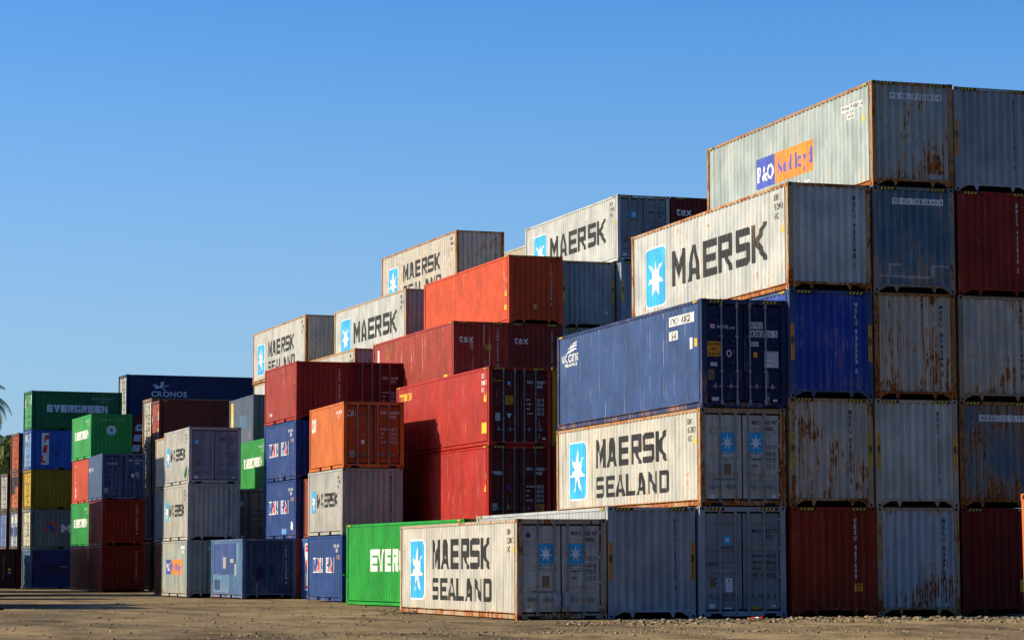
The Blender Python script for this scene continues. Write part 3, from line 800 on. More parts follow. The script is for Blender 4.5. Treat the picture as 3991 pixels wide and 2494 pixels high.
# --- stack of three short containers with the orange one on top
x, y, w = 25.12, 97.0, -1.1
def wanhai(c):
    for word, u0, u1 in (('WAN', .95, 2.75), ('HAI', 3.25, 4.85)):
        n = len(word); gw = (u1 - u0) / n
        for i, ch in enumerate(word):
            a = u0 + gw * i + .04; b = u0 + gw * (i + 1) - .04
            pol = lambda e, t: [[(a + e + (b - a - 2 * e) * px, 1.12 + e + (.60 - 2 * e) * py) for px, py in p] for p in block_glyph(ch, t)]
            c.mark('lettering_outline', 'L', pol(0, .40), Wt, 1)
            c.mark('lettering', 'L', pol(.045, .24), ink('red' if ch == 'A' else 'wanblue'), 2)
    c.mark('serial_number', 'L', text('WHLU', 4.55, 2.1, .13, .42) + text('218417', 5.02, 2.1, .13, .5), Wt, 1); c.mark('type_code', 'L', text('22G1', 4.95, 1.93, .13, .3), Wt, 1)
    c.mark('side_sticker', 'L', [rect(5.45, 1.65, 5.53, 1.82)], ink('orange'), 1); c.mark('side_sticker', 'L', [rect(5.1, 1.65, 5.2, 1.82)], ink('white'), 1)
c = Box('blue short container on the ground beneath the grey and orange ones, red and white lettering', x - .01, y, 0, w, L20, SD, WAN, .12, .35, .15, .3); wanhai(c)
c = Box('grey short container with a small blue star panel, directly below the orange one', x - .01, y, SD, w, L20, SD, (.47, .47, .43), .30, .5, .1, .35); c.maersk_side(); c.side_code('MRKU', '773810', '22G1', h=.12); c.end_code('MRKU 778381 0', u=1.97, h=.12, pitch=.15)
c = Box('bright orange short container on top, white lettering on its shut doors', x, y, 2 * SD, w, L20, SD, (.70, .17, .028), .08, .25, .15, .25, door='front', nb=5, doorcol=(.48, .095, .016), rod=paint((.30, .30, .28), .15, .5))
c.door_code('CAXU', '654678 0', '22G1', 'white', v=2.12, plates=False)
c.mark('lettering', 'D', block('CAI', .13, 2.02, .53, 2.25, .26), Wt, 1)
c.mark('lettering', 'L', block('CAI', .45, 1.62, 1.15, 2.16, .32), Wt, 1)
c.mark('serial_number', 'L', text('CAXU 654678', 4.7, 2.15, .12, .9), Wt, 1); c.mark('type_code', 'L', text('22G1', 5.0, 1.98, .12, .25), Wt, 1)
c.mark('oval_sticker', 'D', [disc(.79, 1.02, .065, .095)], Wt, 1); c.mark('red_patch', 'D', [rect(.40, .93, .66, 1.18)], ink('red'), 1); c.mark('safety_plate', 'D', [rect(.27, .42, .46, .67)], ink('grey', .3), 1)
c = Box('blue container on the ground, only a lit sliver with a white vertical sign panel showing', 26.58, 103.75, 0, 0, L20, SD, (.03, .16, .48), .15, .35, .1, .5, near=False)
c.mark('sign_panel', 'L', [rect(.55, .35, 1.15, 2.38)], Wt, 1); c.mark('lettering', 'L', block('P', .6, 1.80, 1.1, 2.3, .3) + block('L', .6, .42, 1.1, .95, .3) + block('I', .6, 1.1, 1.1, 1.65, .3), ink('red'), 2)
Box('brown red container sliver showing behind the grey one beneath the orange container', 26.62, 103.75, SD, 0, L20, SD, (.30, .06, .028), .12, .35, .1, .2, near=False)

# --- second rank of short containers
x, y = 22.86, 116.57
c = Box('pale teal short container on the ground below two grey ones, small blue and orange panel', x, y, 0, .3, L20, SD, (.38, .45, .42), .52, .6, .3, .55, near=False)
c.mark('logo_panel', 'L', [rect(1.1, 1.03, 2.25, 1.72)], ink('ndblue'), 1); c.mark('logo_panel', 'L', [rect(2.25, 1.03, 4.8, 1.72)], ink('ndorange'), 1); c.mark('lettering', 'L', text('P&O', 1.2, 1.2, .34, .95), Wt, 2); c.mark('lettering', 'L', text('Nedlloyd', 2.4, 1.22, .34, 2.2, gap=.3), ink('ndblue'), 2)
c.mark('number_box', 'L', [rect(4.6, 2.2, 5.5, 2.33), rect(4.9, 2.0, 5.25, 2.13)], Wt, 1); ponu(c, '2079341', .95, 2.12)
c = Box('grey short container in the middle of its stack, star panel above a teal container', x + .01, y, SD, .3, L20, SD, (.50, .49, .43), .28, .5, .15, .35, near=False); c.maersk_side(); c.side_code('MRKU', '912', '22G1', h=.12); c.end_code('MRKU 918274 2', u=1.97, h=.12, pitch=.15)
c = Box('grey short container with dark grey doors and green rope at its side', x + .02, y, 2 * SD, .3, L20, SD, (.50, .50, .46), .22, .45, .1, .3, door='front', nb=5, doorcol=(.30, .32, .37), rod=paint((.25, .26, .28), .2, .5)); c.maersk_side(); c.side_code('MRKU', '742775', '22G1', h=.12)
c.door_code('MRKU', '742 775 0', '22G1', 'black', v=1.98)
c.mark('star_panel', 'D', [rect(.27, 1.78, .49, 2.02)], ink('blue'), 1); c.mark('seven_point_star', 'D', [star(.38, 1.90, .09, .10, 7, .36)], Wt, 2); c.mark('lettering', 'D', text('MAERSK', .22, 1.68, .06, .34), K, 1)
c = Box('blue short container alone at ground level, pale patches along its faded side', 23.96, 109.77, 0, 1.3, L20, SD, (.085, .19, .36), .34, .5, .6, .5, near=False, endcol=(.030, .075, .17), group='stacked shipping containers')  # navy end, set darker than the side to carry its shade
c.mark('paint_patch', 'L', [rect(.35, 1.05, 4.9, 2.40), rect(.55, .35, 1.7, .80)], paint((.055, .11, .33), .2, .5, .3), 1); c.mark('paint_patch', 'L', [rect(.4, .25, 3.6, 1.0), rect(4.7, .9, 5.5, 2.4)], paint((.13, .28, .46), .35, .6, .2), 1)
c.mark('grey_smear', 'L', [rect(2.4, 1.3, 2.9, 1.8), rect(3.7, 1.55, 4.4, 1.72), rect(4.5, 1.0, 4.8, 1.5)], ink('grey', .3), 2)
c.end_code('IRLU 311268 4', 'white', 1.97, h=.11, pitch=.14); c.mark('paint_patch', 'F', [rect(.62, .85, .98, 1.35), rect(.62, .7, .75, .85), rect(1.28, .98, 1.42, 1.45)], paint((.02, .02, .09), .1, .4, 0), 1)
x, y, w = 26.32, 109.8, .4
hidden(x, y, [SD], w, L20)
c = Box('blue short container with white patch, lower of the two lettered ones beneath brick red', x - .01, y, SD, w, L20, SD, WAN, .2, .4, .2, .35, near=False); wanhai(c)
c.mark('white_patch', 'L', [[(5.15, .42), (5.45, .35), (5.5, .6), (5.2, .78)]], Wt, 1); c.mark('paint_patch', 'L', [rect(3.5, .22, 4.2, .45)], ink('skyblue'), 1)
c = Box('blue short container with red and white lettering, directly below the brick red one', x, y, 2 * SD, w, L20, SD, WAN, .2, .4, .2, .35, near=False); wanhai(c)
c = Box('brick red short container on top of two blue ones, white number down its end', x, y, 3 * SD, w, L20, SD, (.40, .038, .020), .12, .35, .35, .15, near=False, endrust=.05)
c.end_code('TGCU 007820 3', 'white', 1.97, h=.13, pitch=.15); c.mark('lettering', 'L', [rect(.62, .42, .75, .72)] + text('10.4', .9, .4, .14, .5), Wt, 1); c.side_tags(1.6)
x, y = 28.74, 109.75
z = hidden(x, y, [SD, SD, SD], 0, L20)
c = Box('dark red short container with shut doors just above the bright orange one', x, y, z, 0, L20, SD, (.20, .014, .010), .08, .3, .1, door='front', nb=5, doorcol=(.17, .017, .013), rod=paint((.22, .22, .22), .1, .4)); c.door_code('CRXU', '320488 1', '22G1', 'white', v=1.86, plates=False)

# --- third rank
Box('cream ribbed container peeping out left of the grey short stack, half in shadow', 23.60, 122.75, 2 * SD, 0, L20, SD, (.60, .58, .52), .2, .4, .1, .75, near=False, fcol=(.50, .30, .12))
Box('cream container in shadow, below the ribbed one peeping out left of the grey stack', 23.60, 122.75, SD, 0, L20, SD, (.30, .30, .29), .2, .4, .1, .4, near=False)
hidden(23.60, 122.75, [SD], 0, L20)
hidden(26.12, 124.0, [SD], 0, L20)
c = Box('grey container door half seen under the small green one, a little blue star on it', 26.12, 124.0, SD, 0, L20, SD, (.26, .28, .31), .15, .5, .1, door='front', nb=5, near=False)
c.mark('star_panel', 'D', [rect(.78, 1.72, 1.02, 2.0)], ink('blue'), 1); c.mark('seven_point_star', 'D', [star(.90, 1.86, .1, .11, 7, .36)], Wt, 2); c.mark('lettering', 'D', text('MAERSK', .72, 1.62, .06, .34), K, 1); c.mark('paper_sticker', 'D', [rect(.85, .2, 1.03, .3)], Wt, 1)
hidden(28.5, 125.4, [SD, SD], 0, L20)
def ever20(c, v=1.2):
    c.mark('lettering', 'L', block('EVERGREEN', .92, v, 5.2, v + .5, .36, .10), Wt, 1)
    c.mark('serial_number', 'L', text('EITU 007228', 4.2, 2.15, .12, 1.3, gap=.6), Wt, 1); c.mark('type_code', 'L', text('22G1', 4.9, 1.95, .12, .4, gap=.6), Wt, 1)
c = Box('small green container side wedged between the grey stack and the blue lettered ones', 28.5, 125.4, 2 * SD, 0, L20, SD, (.03, .36, .06), .08, .25, 0, .2, near=False); ever20(c)
hidden(29.28, 131.7, [SD, SD, SD], 0, L20)
c = Box('dull blue-grey container with a yellow upright strip at the far end of its side', 29.28, 131.7, 3 * SD, 0, L20, SD, (.105, .14, .20), .16, .4, .3, .3, near=False)
c.mark('upright_strip', 'L', [rect(.40, .15, 1.05, 2.42)], ink('yellow'), 1); c.mark('lettering', 'L', vtext('PENZUI', .75, 2.25, .3, .33, .3), Wt, 2); c.mark('paint_patch', 'L', [rect(2.6, .9, 4.3, 1.6)], paint((.10, .20, .34), .2, .3, .2), 1)

# --- upper rows behind the red pair
x, y, w = 31.27, 102.32, .92
z = hidden(x, y, [HC, HC, HC], w)
def texside(c): c.mark('lettering', 'L', block('L', .75, 1.85, 1.25, 2.55, .45)[:1] + text('t', .7, 1.1, .5, .5) + text('ex', 1.5, 1.1, .5, 1.2), Wt, 1)
c = Box('brick red container with pale scratches down its lit side, white lettering on its end', x, y, z, w, L40, HC, (.42, .045, .024), .20, .35, .8, .35, near=False, endrust=.10); texside(c); c.stripes()
c.mark('lettering', 'F', text('tex', .28, 2.02, .33, .62), Wt, 1); c.mark('caution_sign', 'F', [rect(1.40, 1.72, 1.72, 1.93)], ink('dimyellow'), 1); c.mark('caution_lettering', 'F', text('CAUTION', 1.42, 1.84, .06, .28) + text('TRAILER', 1.42, 1.75, .06, .28), K, 2); c.end_code('TGHU 758239 8', 'white', 1.97, h=.1, pitch=.13)
c.mark('caution_sign', 'L', [rect(10.8, .4, 11.2, .72)], ink('yellow'), 1); c.mark('rust_patch', 'L', [rect(2.0, 2.0, 2.7, 2.75)], paint((.22, .06, .02), .7, .6), 1)
x = 33.75
z = hidden(x, y + .2, [HC, HC, HC], w)
c = Box('brick red container end with white lettering, directly beneath the orange-red container', x, y + .2, z, w, L40, HC, (.26, .028, .016), .10, .35, .2, .2, near=False); c.stripes(side=False); c.mark('lettering', 'F', text('tex', .28, 2.02, .33, .62), Wt, 1); c.end_code('TGHU 790026 0', 'white', 1.97, h=.1, pitch=.13)
c = Box('orange-red container lying above the brick red lettered pair, its long side brightly lit', x, y + .2, z + HC, w, L40, HC, (.70, .082, .013), .10, .25, .25, .25, near=False, endrust=.05); c.stripes(); c.end_code('TRLU 762014 5', 'white', 1.93, h=.12, pitch=.15)
c.mark('caution_sign', 'F', [rect(1.12, .62, 1.28, .83)], ink('dimyellow'), 1); c.side_tags(1.75); c.lamp_tri(1.2, L40 - .45); c.mark('serial_number', 'L', vtext('TRLU7620145', L40 - .7, 2.35, .11, .13, .09), Wt, 1); c.mark('caution_sign', 'L', [rect(11.55, .6, 11.75, .82)], ink('yellow'), 1)
x, y2 = 36.58, 103.75
z = hidden(x, y2, [HC, HC, HC], .3)
c = Box('grey container end of which only the top edge shows above the navy container', x, y2, z, .3, L40, HC, MGd, .15, .4, .1, .3, near=False); c.stripes(side=False)
c = Box('grey ribbed container end with yellow caution strips on both posts, right of the orange-red container', x, y2, z + HC, .3, L40, HC, (.40, .45, .49), .12, .35, .15, .5, near=False, fcol=(.40, .36, .27)); c.stripes(side=False); c.caution_posts((0, 1), 1.1, 1.0, 'yellow', .2); c.end_code('MRKU 418932 0', u=1.88, h=.12, pitch=.14); c.mark('white_patch', 'F', [rect(2.02, .62, 2.12, .75)], Wt, 1)
x = 39.06
z = hidden(x, 103.2, [HC] * 4, .5)
c = Box('blue-grey container end cut off by the weathered white container, one yellow caution strip visible', x, 103.2, z, .5, L40, HC, (.30, .37, .44), .12, .35, .1, .2, near=False); c.stripes(side=False); c.caution_posts((0, 1), 1.1, 1.0, 'yellow', .2)
c = Box('clean white container high in the middle with dark grey doors and star panel', x - .12, 103.2, z + HC, .5, L40, HC, (.58, .60, .57), .06, .2, .05, .12, door='front', nb=5, doorcol=(.27, .30, .33), rod=paint((.33, .35, .36), .05, .3)); c.maersk_side(False); c.side_code('MRSU', '370763', '45G1', h=.16); c.lamp_tri(1.65); c.side_tags(.75); c.stripes()
c.door_code('MRSU', '370 763 1', '45G1', 'black', v=2.12); c.mark('star_panel', 'D', [rect(.66, 1.92, .90, 2.18)], ink('blue'), 1); c.mark('seven_point_star', 'D', [star(.78, 2.05, .095, .105, 7, .36)], Wt, 2); c.mark('lettering', 'D', text('MAERSK', .62, 1.80, .06, .33), K, 1)
x = 41.42
z = hidden(x, 103.2, [HC] * 5, .5)
c = Box('dark maroon container end with white lettering, top level right of the dark grey doors', x, 103.2, z, .5, L40, HC, (.16, .018, .016), .06, .3, .05, near=False); c.mark('lettering', 'F', text('tex', .28, 2.10, .36, .70), Wt, 1); c.stripes(side=False)

# --- highest rows at the back
z = hidden(30.70, 116.5, [HC] * 3, 1.6)
c = Box('rust-edged cream container whose top corner peeps over the brick red short one', 30.70, 116.5, z, 1.6, L40, HC, (.62, .60, .52), .50, .5, .2, .8, near=False, fcol=(.50, .32, .14)); c.side_code('MSKU', '814', '42G1')
z = hidden(33.19, 116.5, [HC] * 4, 1.7)
c = Box('off-white container with dark rusty end and single-line lettering, left of the orange-red one', 33.19, 116.5, z, 1.7, L40, HC, (.60, .62, .58), .36, .5, .2, .75, near=False, fcol=(.48, .38, .24), endrust=.62); c.maersk_side(False); c.side_code('MSKU', '902', '45G1', h=.17); c.lamp_tri(1.60); c.side_tags(.6)
z = hidden(35.71, 116.5, [HC] * 5, 1.6)
c = Box('rusty cream container highest in the middle group, two lines of lettering, orange-brown corner post', 35.71, 116.5, z, 1.6, L40, HC, (.62, .61, .54), .62, .6, .25, .95, near=False, fcol=(.50, .30, .12)); c.maersk_side(True); c.side_code('MSKU', '911', '42G1', h=.17); c.end_code('MSKU 817227', u=2.02)
z = hidden(40.0, 116.5, [HC] * 5, 1.5)
Box('beige container side just visible behind the clean white one, plain without lettering', 40.0, 116.5, z, 1.5, L40, SD, (.58, .54, .42), .12, .4, .1, .15, near=False)
z = hidden(31.70, 130.1, [HC] * 3, .4)
c = Box('white container under the far lettered one, only its upper corner showing', 31.70, 130.1, z, .4, L40, HC, (.62, .64, .60), .3, .4, .1, .6, near=False, fcol=(.52, .40, .22))
c = Box('far white container with rusty lower edge, two-line lettering, above the brick red short one', 31.66, 130.1, z + HC, .4, L40, HC, (.62, .63, .58), .50, .5, .2, .85, near=False, fcol=(.50, .34, .16), endrust=.60); c.maersk_side(True); c.side_code('MSKU', '650', '42G1', h=.17)

# --- left block
x, y, w = 23.50, 144.66, -1.8
Box('dark red short container on the ground beneath the deep red one at left', x, y, 0, w, L20, SD, (.20, .016, .006), .10, .4, .1, near=False).end_code('TGHU 312845 0', 'white', 1.97, h=.1, pitch=.14)
c = Box('deep red short container in shade, middle of the nearer stack in the left block', x, y, SD, w, L20, SD, (.28, .022, .008), .08, .35, .1, near=False); c.end_code('TRLU 168905 8', 'white', 1.97, h=.1, pitch=.14); c.mark('serial_number', 'L', vtext('TRLU1689058', .8, 2.2, .13, .17, .25), Wt, 1)
c = Box('blue short container with shut doors on top of the nearer stack in the left block', x, y, 2 * SD, w, L20, SD, (.075, .135, .27), .22, .45, .5, .3, near=False, door='front', nb=5, doorcol=(.045, .10, .26), rod=paint((.20, .22, .24), .1, .5)); c.door_code('TGSU', '127 4 0', '22G1', 'white', v=2.15, plates=False, weights=False)
c.mark('lettering', 'D', text('TONC', .30, 1.96, .09, .55), Wt, 1); c.mark('weight_table', 'D', text('1892', 1.9, 1.45, .08, .22) + text('7340', 1.9, 1.33, .08, .22) + text('672', 1.95, 1.21, .08, .16), Wt, 1); c.mark('paper_sticker', 'D', [rect(1.68, 1.25, 1.82, 1.45)], Wt, 1); c.mark('safety_plate', 'D', [rect(.16, .35, .38, .65)], ink('grey', .3), 1); c.mark('lettering', 'L', text('TONC', .35, 1.72, .20, 2.0), Wt, 1)
x, y, w = 23.85, 151.03, 1.9
Box('maroon short container on the ground beneath the half-shaded green one', x, y, 0, w, L20, SD, (.18, .016, .008), .10, .4, .1, .35, near=False, fcol=(.30, .07, .04))
c = Box('green short container half in shadow, second from the bottom in the left block', x, y, SD, w, L20, SD, (.02, .34, .06), .08, .25, 0, .2, near=False); ever20(c, 1.15)
c = Box('bright orange-red short container between two green ones in the left block', x + .03, y, 2 * SD, w, L20, SD, (.62, .075, .022), .06, .2, .1, .15, near=False); c.mark('lettering', 'L', vtext('TRITON', 1.0, 2.3, .28, .33, .5), Wt, 1)
c = Box('green short container on top of the left block, round white emblem on its end', x, y, 3 * SD, w, L20, SD, (.035, .38, .075), .08, .25, 0, .25, near=False, endrust=.04); ever20(c)
c.mark('serial_number', 'F', text('EITU 007 228 0', .55, 2.18, .13, 1.4, gap=.6), ink('grey'), 1)
c.mark('round_emblem', 'F', [disc(1.22, 1.62, .30, .30, 24)], ink('paleblue'), 1); c.mark('emblem_star', 'F', [star(1.22, 1.66, .17, .17, 8, .38)], ink('green'), 2); c.mark('emblem_lettering', 'F', text('EVERGREEN', .98, 1.36, .07, .48), ink('green'), 2)

w = 4.8
x, y = 22.90, 169.8
kw = dict(rot=True, near=False, door='rear', nb=5)
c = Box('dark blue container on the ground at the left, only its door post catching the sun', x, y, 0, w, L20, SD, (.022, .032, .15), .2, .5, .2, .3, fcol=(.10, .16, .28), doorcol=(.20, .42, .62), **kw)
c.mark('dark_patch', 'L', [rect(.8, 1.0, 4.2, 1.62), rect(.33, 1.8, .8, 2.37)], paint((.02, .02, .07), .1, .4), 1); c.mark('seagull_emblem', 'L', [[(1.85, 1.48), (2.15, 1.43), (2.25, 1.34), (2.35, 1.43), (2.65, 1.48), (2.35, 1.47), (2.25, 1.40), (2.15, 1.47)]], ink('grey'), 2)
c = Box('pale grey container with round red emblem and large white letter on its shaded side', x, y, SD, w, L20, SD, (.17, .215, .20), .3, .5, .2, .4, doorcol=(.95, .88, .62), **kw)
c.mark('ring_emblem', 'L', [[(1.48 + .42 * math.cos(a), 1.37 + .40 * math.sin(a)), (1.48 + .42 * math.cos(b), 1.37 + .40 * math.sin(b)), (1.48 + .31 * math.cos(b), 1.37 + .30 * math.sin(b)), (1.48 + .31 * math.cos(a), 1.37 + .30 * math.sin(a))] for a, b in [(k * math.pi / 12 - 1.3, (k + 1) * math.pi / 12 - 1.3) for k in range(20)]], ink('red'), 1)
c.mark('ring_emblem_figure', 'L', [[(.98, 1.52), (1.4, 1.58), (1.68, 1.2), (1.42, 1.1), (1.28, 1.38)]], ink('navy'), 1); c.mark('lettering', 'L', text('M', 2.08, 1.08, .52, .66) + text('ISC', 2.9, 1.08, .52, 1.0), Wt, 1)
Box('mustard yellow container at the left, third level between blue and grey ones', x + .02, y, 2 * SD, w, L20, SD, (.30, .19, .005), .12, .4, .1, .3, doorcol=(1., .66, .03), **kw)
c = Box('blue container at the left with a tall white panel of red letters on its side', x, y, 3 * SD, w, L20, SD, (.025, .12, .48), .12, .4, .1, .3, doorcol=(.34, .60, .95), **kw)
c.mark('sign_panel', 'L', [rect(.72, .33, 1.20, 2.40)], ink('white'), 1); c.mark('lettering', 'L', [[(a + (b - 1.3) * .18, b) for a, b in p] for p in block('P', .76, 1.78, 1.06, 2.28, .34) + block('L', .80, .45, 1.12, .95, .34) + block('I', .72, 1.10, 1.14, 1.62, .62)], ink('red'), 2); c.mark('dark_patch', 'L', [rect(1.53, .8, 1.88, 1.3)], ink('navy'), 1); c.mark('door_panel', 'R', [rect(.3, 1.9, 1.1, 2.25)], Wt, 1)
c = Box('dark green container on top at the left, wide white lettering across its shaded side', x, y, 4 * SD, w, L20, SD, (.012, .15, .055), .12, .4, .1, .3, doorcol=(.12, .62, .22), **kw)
c.mark('lettering', 'L', block('EVERGREEN', 1.02, 1.2, 5.1, 1.68, .36, .10), ink('paleblue'), 1); c.mark('serial_number', 'L', text('EMCU 356381 7', 4.0, 2.08, .12, 1.5, gap=.6), ink('grey'), 1); c.mark('type_code', 'L', text('22G1', 4.6, 1.88, .12, .5, gap=.6), ink('grey'), 1); c.mark('door_panel', 'R', [rect(.2, 1.5, .55, 2.1), rect(1.9, 1.7, 2.2, 2.3)], Wt, 1)

hidden_rot = lambda x, y, L, levels, z=0., yaw=2.0: [Box(HL, x, y, z + sum(levels[:i]), yaw, L, h, HCOLS[i % 4], .2, near=False, group=HID, rot=True) for i, h in enumerate(levels)]
x, y = 22.58, 173.7
hidden_rot(x, y, L20, [SD], 0, 4.8)
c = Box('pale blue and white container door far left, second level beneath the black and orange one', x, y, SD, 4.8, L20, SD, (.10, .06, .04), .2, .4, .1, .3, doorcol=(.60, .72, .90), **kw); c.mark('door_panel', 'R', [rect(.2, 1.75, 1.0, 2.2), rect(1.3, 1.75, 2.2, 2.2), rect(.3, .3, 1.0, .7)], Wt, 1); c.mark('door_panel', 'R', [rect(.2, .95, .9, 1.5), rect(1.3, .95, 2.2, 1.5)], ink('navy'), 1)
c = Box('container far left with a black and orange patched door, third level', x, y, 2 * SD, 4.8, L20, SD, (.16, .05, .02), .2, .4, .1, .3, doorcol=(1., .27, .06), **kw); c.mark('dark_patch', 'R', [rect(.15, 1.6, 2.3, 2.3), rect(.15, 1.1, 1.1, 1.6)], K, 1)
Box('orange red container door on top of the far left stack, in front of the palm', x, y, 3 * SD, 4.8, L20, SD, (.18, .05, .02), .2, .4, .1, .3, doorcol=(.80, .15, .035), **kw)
x, y = 22.30, 177.2
hidden_rot(x, y, L20, [SD], 0, 4.8)
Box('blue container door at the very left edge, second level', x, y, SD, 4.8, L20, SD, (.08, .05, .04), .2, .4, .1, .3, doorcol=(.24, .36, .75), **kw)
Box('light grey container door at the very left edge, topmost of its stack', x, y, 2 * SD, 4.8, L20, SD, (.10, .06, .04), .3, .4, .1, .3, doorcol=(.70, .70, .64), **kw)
c = Box('near-black maroon container on the ground at the left edge, faint white numbers on its side', 22.19 - L20, 169.45, 0, 1.0, L20, SD, (.055, .010, .008), .06, .4, .1, .2, **kw)
c.mark('serial_number', 'L', vtext('TGHU4417020', L20 - 1.0, 2.1, .1, .14, .12), ink('grey'), 1); c.mark('side_sticker', 'L', [rect(L20 - .7, 1.2, L20 - .5, 1.35)], ink('orange'), 1); c.mark('side_sticker', 'L', [rect(L20 - .7, .98, L20 - .5, 1.12)], ink('grey'), 1)

# navy block behind
hidden_rot(29.86, 174.1, L40, [HC] * 3, 0, 3.2)
c = Box('maroon container below the dark navy one, slanted white letters down its side', 29.86, 174.1, 3 * HC, 3.2, L40, HC, (.17, .02, .016), .1, .4, .1, .2, **kw)
c.mark('lettering', 'L', [[(a + (b - 1.3) * .25, b) for a, b in p] for p in block('G', .45, 1.94, .98, 2.38, .36) + block('E', .50, 1.24, 1.03, 1.68, .36) + block('S', .56, .54, 1.10, .98, .36)], ink('paleblue'), 1)
c = Box('dark navy long container with white serif lettering and sea horse emblem', 29.86, 174.1, 4 * HC, 3.2, L40, HC, (.014, .026, .095), .08, .3, .05, .2, doorcol=(.75, .74, .68), **kw); c.stripes(False)
c.mark('lettering', 'L', text('CRONOS', 1.75, 1.42, .36, 2.48), ink('paleblue'), 1)
c.mark('seahorse_emblem', 'L', [[(1.8, 2.12), (2.0, 2.32), (2.15, 2.12), (2.0, 2.20)][::-1], disc(2.12, 2.06, .16, .11), [(2.2, 2.02), (2.5, 2.0), (2.62, 2.22), (2.45, 2.28)], [(2.45, 2.24), (2.62, 2.22), (2.62, 2.46), (2.42, 2.42), (2.34, 2.30)], [(2.62, 2.12), (2.92, 2.22), (2.95, 2.12), (2.9, 2.17), (2.62, 2.05)], [(2.5, 2.0), (2.72, 1.92), (2.66, 1.78), (2.62, 1.90)]], ink('paleblue'), 1)
x, y = 28.04, 154.5
hidden_rot(x, y, L40, [HC, HC])
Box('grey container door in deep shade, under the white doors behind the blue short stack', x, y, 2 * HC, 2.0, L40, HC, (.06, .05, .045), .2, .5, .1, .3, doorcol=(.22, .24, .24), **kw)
c = Box('long container with white doors, its roof edge showing behind the rust red one', x, y, 3 * HC, 2.0, L40, HC, (.10, .035, .02), .15, .4, .1, .5, doorcol=(.88, .82, .66), fcol=(.30, .20, .11), **kw); c.stripes(False)
x, y = 27.92, 151.3
hidden_rot(x, y, L40, [HC, HC], 0, 1.2)
c = Box('container with blue doors half in shadow, under the long rust red one', x, y, 2 * HC, 1.2, L40, SD, (.10, .03, .02), .2, .4, .1, .3, doorcol=(.26, .32, .44), **kw); c.mark('door_panel', 'R', [rect(.2, 1.1, .7, 1.9), rect(1.5, .9, 2.2, 1.3)], Wt, 1)
c = Box('long rust red container with red doors, lying across the back behind the grey short stack', x, y, 2 * HC + SD, 1.2, L40, HC, (.20, .032, .016), .12, .4, .1, .2, doorcol=(.75, .15, .07), **kw); c.stripes(False); c.mark('door_panel', 'R', [rect(.2, 1.6, .5, 2.0), rect(1.8, .5, 2.2, 1.2), rect(1.9, 1.7, 2.2, 2.2)], Wt, 1); c.mark('door_panel', 'R', [rect(.9, 1.5, 1.2, 2.1)], ink('red'), 1)

# stacks just outside the left edge of the picture that throw the shadows on the yard
OFF = 'containers outside the left edge'
for i, (x, y, zz, L, H) in enumerate(((8.0, 87.4, 0, L20, HC), (8.75, 93.9, 0, L20, HC), (11.2, 113.2, 0, L20, HC), (14.6, 147.0, 0, L20, HC), (14.6, 147.0, HC, L20, HC), (14.6, 147.0, 2 * HC, L20, HC), (15.6, 153.4, 0, L20, HC), (15.6, 153.4, HC, L20, HC)) + tuple((12.4, 126.2, k * HC, L40, HC) for k in range(4))):
    Box('container standing outside the left edge of the picture', x, y, zz, 0, L, H, HCOLS[i % 4], .2, near=False, group=OFF)
# ------------------------------------------------------------------ ground
def vnoise(x, y, seed):
    rs = np.random.RandomState(seed); G = rs.rand(256, 256)
    xi, yi = np.floor(x).astype(int), np.floor(y).astype(int); fx, fy = x - xi, y - yi
    fx, fy = fx * fx * (3 - 2 * fx), fy * fy * (3 - 2 * fy)
    g = lambda a, b: G[a % 256, b % 256]
    return (g(xi, yi) * (1 - fx) + g(xi + 1, yi) * fx) * (1 - fy) + (g(xi, yi + 1) * (1 - fx) + g(xi + 1, yi + 1) * fx) * fy - .5
def ground_z(x, y):
    z = .055 * vnoise(x * .35, y * .22, 1) + .035 * vnoise(x * .9, y * .8, 2) + .022 * vnoise(x * 2.6, y * 2.2, 3) + .012 * vnoise(x * 6, y * 5, 4)
    # churned wheel track in front of the tall stacks
    c1, c2 = 58.6 + .25 * (x - 30) * .12, 56.4
    tr = np.exp(-((y - c1) / .5) ** 2) + .7 * np.exp(-((y - c2) / .45) ** 2)
    tr = tr * np.clip((x - 19.5) / 4, 0, 1)
    z += tr * (.09 * vnoise(x * 3.2, y * 3, 7) + .05 * vnoise(x * 7, y * 7, 8) + .02)
    for yr in (44.8, 46.9, 49.4, 51.2, 53.6, 66.0, 68.1, 84.0, 86.2):
        yy = yr + .9 * np.sin(x * .06 + yr) + .12 * (x - 20) * np.cos(yr)
        z = z - .035 * np.exp(-((y - yy) / .28) ** 2) + .022 * np.exp(-((y - yy - .5) / .2) ** 2)
    near = np.clip((y - 60.6) / 1.0, 0, 1)
    z = z * (1 - .75 * near) - .02 * (1 - near) - .03 * near
    fade = np.clip((200 - y) / 30, 0, 1) * np.clip((y - 30) / 5, 0, 1)
    return z * fade - .03 * (1 - fade)
